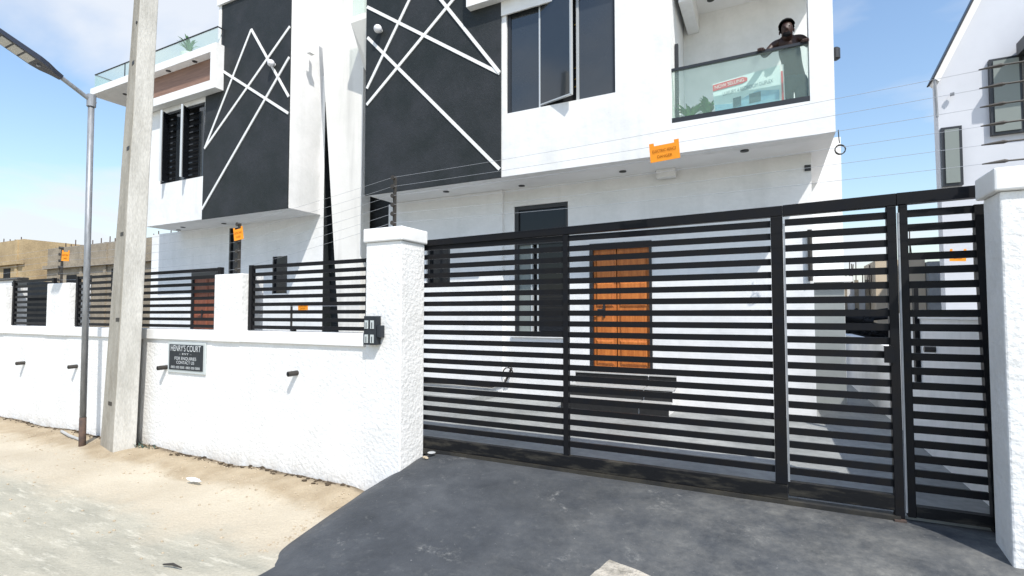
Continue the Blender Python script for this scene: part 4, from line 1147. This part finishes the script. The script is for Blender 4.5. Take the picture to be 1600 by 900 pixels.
far_building('block_building', 'ochre block building at the far left above the fence', M['blockyellow'], -60, -44.8, 16, 24, 6.9, [(-47.6, -46.6, 4.1, 5.0), (-50, -49, 4.1, 5.0)], [5.2])
far_building('block_building', 'low brown block building between the ochre one and the long grey one', M['block'], -47, -40.2, 18, 25, 5.65, [(-44.4, -43.6, 3.6, 4.5), (-46, -45.2, 3.6, 4.5)], [5.4])
far_building('block_building', 'long grey unfinished block building behind the street lamp post', M['block'], -42.2, -26, 16.3, 26, 6.1, [(-39.6, -38.4, 3.2, 4.3), (-37.2, -36.6, 3.2, 4.2), (-34.4, -33.6, 3.2, 4.5), (-32.3, -31.2, 3.4, 4.9), (-29.2, -28, 3.2, 4.5)], [4.75])
nw = thing('neighbour_wall', 'white neighbouring compound wall at the far left behind the fence', 'wall', (-27, 9, 0))
MB().box(-34, -25.6, 9, 9.25, 0, 3.15).build('wall_body', M['white'], nw)
MB().box(-34, -25.5, 8.95, 9.3, 3.152, 3.25).build('coping', M['pipe'], nw)
tk = thing('metal_hopper', 'dark metal hopper with a narrow foot behind the far left fence', 'hopper', (-24.7, 9, 0))
MB().hexa([(-25.0, 8.9, 1.3), (-24.4, 8.9, 1.3), (-24.4, 9.5, 1.3), (-25.0, 9.5, 1.3)], [(-25.2, 8.75, 2.5), (-24.1, 8.75, 2.5), (-24.1, 9.6, 2.5), (-25.2, 9.6, 2.5)]).build('hopper_body', M['darkblue'], tk)
MB().box(-25.25, -24.05, 8.72, 9.65, 2.501, 3.05).build('hopper_rim', M['darkblue'], tk)
MB().box(-24.95, -24.45, 8.95, 9.4, 0, 1.299).build('stand', M['darkblue'], tk)

# ------------------------------------------------------------------ small things on the ground
stn = thing('concrete_lump', 'pale broken concrete block lying on the black ramp at the bottom of the picture', 'concrete block', (-.78, 3.02, .25))
bm = bmesh.new(); bmesh.ops.create_cube(bm, size=1)
bmesh.ops.subdivide_edges(bm, edges=bm.edges, cuts=5, use_grid_fill=True)
for v in bm.verts:
    p = v.co.copy()
    v.co += p.normalized() * (-.10 * max(0, p.length - .62)) + Vector((mnoise.noise(p * 5), mnoise.noise(p * 5 + Vector((9, 0, 0))), mnoise.noise(p * 5 + Vector((0, 9, 0))))) * .035
    v.co = Vector((v.co.x * .40, v.co.y * .26, v.co.z * .16))
me = bpy.data.meshes.new('block_body'); bm.to_mesh(me); bm.free(); me.materials.append(M['stone'])
o = link('block_body', me, stn, (0.03, -.04, .0)); o.rotation_euler = (R(4), R(3), R(-14))

cl = MB(); rd = random.Random(21)
for i in range(420):
    x = rd.uniform(-13, -4.0); r_ = rd.uniform(.003, .012) if rd.random() < .8 else rd.uniform(.012, .024)
    if rd.random() < .55: x = rd.choice([-4.3, -4.8, -5.6, -6.2, -6.9, -9, -10.2, -11.1]) + rd.gauss(0, .28)
    if x > -3.95: continue
    y = YF - abs(rd.gauss(0, .05)) - .006
    cl.blob((x, y, ground_z(x, y) + r_ * .3), r_, i, (1.6, 1, .6), .8)
tag(cl.build('soil_clods', M['soilclod']), kind='stuff')
pb = MB()
for i in range(420):
    x = rd.uniform(-11, -3.6); y = rd.uniform(2.2, 4.05); r_ = rd.uniform(.004, .013)
    if rd.random() < .5: y = rd.uniform(3.4, 4.08)
    if x > -3.55 - .36 * (y - 2.66): continue
    pb.blob((x, y, ground_z(x, y) + r_ * .3), r_, i, (1.3, 1, .7), .4)
for i in range(70):
    y = rd.uniform(2.75, 4.1); x = -3.52 - .40 * (y - 2.66) / 1.48 + rd.gauss(0, .035) - .03; r_ = rd.uniform(.004, .012)
    pb.blob((x, y, max(ground_z(x, y), ramp_z(x, y)) + r_ * .3), r_, i, (1.3, 1, .7), .5)
tag(pb.build('pebbles', M['pebble']), kind='stuff')
bg_ = MB()
for k in range(4):
    bg_.blob((-5.61 + .05 * (k - 1.5), 3.5 + rd.uniform(-.03, .03), .05), rd.uniform(.02, .035), k, (1.4, 1, .6), .8)
tag(bg_.build('plastic_bag', M['plastic']), 'crumpled white plastic bag on the sandy verge', 'litter')
tag(MB().tube([(-4.0, 2.28, .02), (-3.92, 2.30, .03), (-3.83, 2.31, .02)], [.006, .010, .004], 6).build('twig', M['pipe']), 'dark twig lying on the pale paving near the bottom edge', 'twig')
tag(MB().tube([(-9.6, 3.95, .08), (-9.2, 3.88, .07), (-8.75, 3.84, .06)], .02, 8).build('loose_pipe', M['plaster']), 'grey loose pipe lying at the wall foot by the street lamp', 'pipe')
wd_ = MB(); 
for i in range(26):
    a = rd.uniform(0, 6.28); L = rd.uniform(.06, .16); b0 = Vector((-7.55 + rd.gauss(0, .1), 4.05 + rd.uniform(-.06, .03), .04))
    tip = b0 + Vector((math.cos(a) * L, math.sin(a) * L * .5 - .03, rd.uniform(.03, .1)))
    nn = Vector((-math.sin(a), math.cos(a), 0)) * .012
    wd_.poly([b0 - nn, b0 + nn, tip], [(0, 1, 2)])
tag(wd_.build('weed_tuft', M['teal']), 'small dark weed tuft at the wall foot right of the concrete pole', 'weed')
for i, (x, y, lab) in enumerate(((-3.17, 4.38, 'near the left end of the gate track'),)):
    mb = MB()
    for k in range(3):
        mb.blob((x + rd.uniform(-.03, .03), y + rd.uniform(-.02, .02), ramp_z(x, y) + .012), rd.uniform(.010, .02), k + i, (1.4, 1, .8), .6)
    tag(mb.build('plaster_crumb', M['pebble']), 'pale crumb of plaster ' + lab, 'rubble')
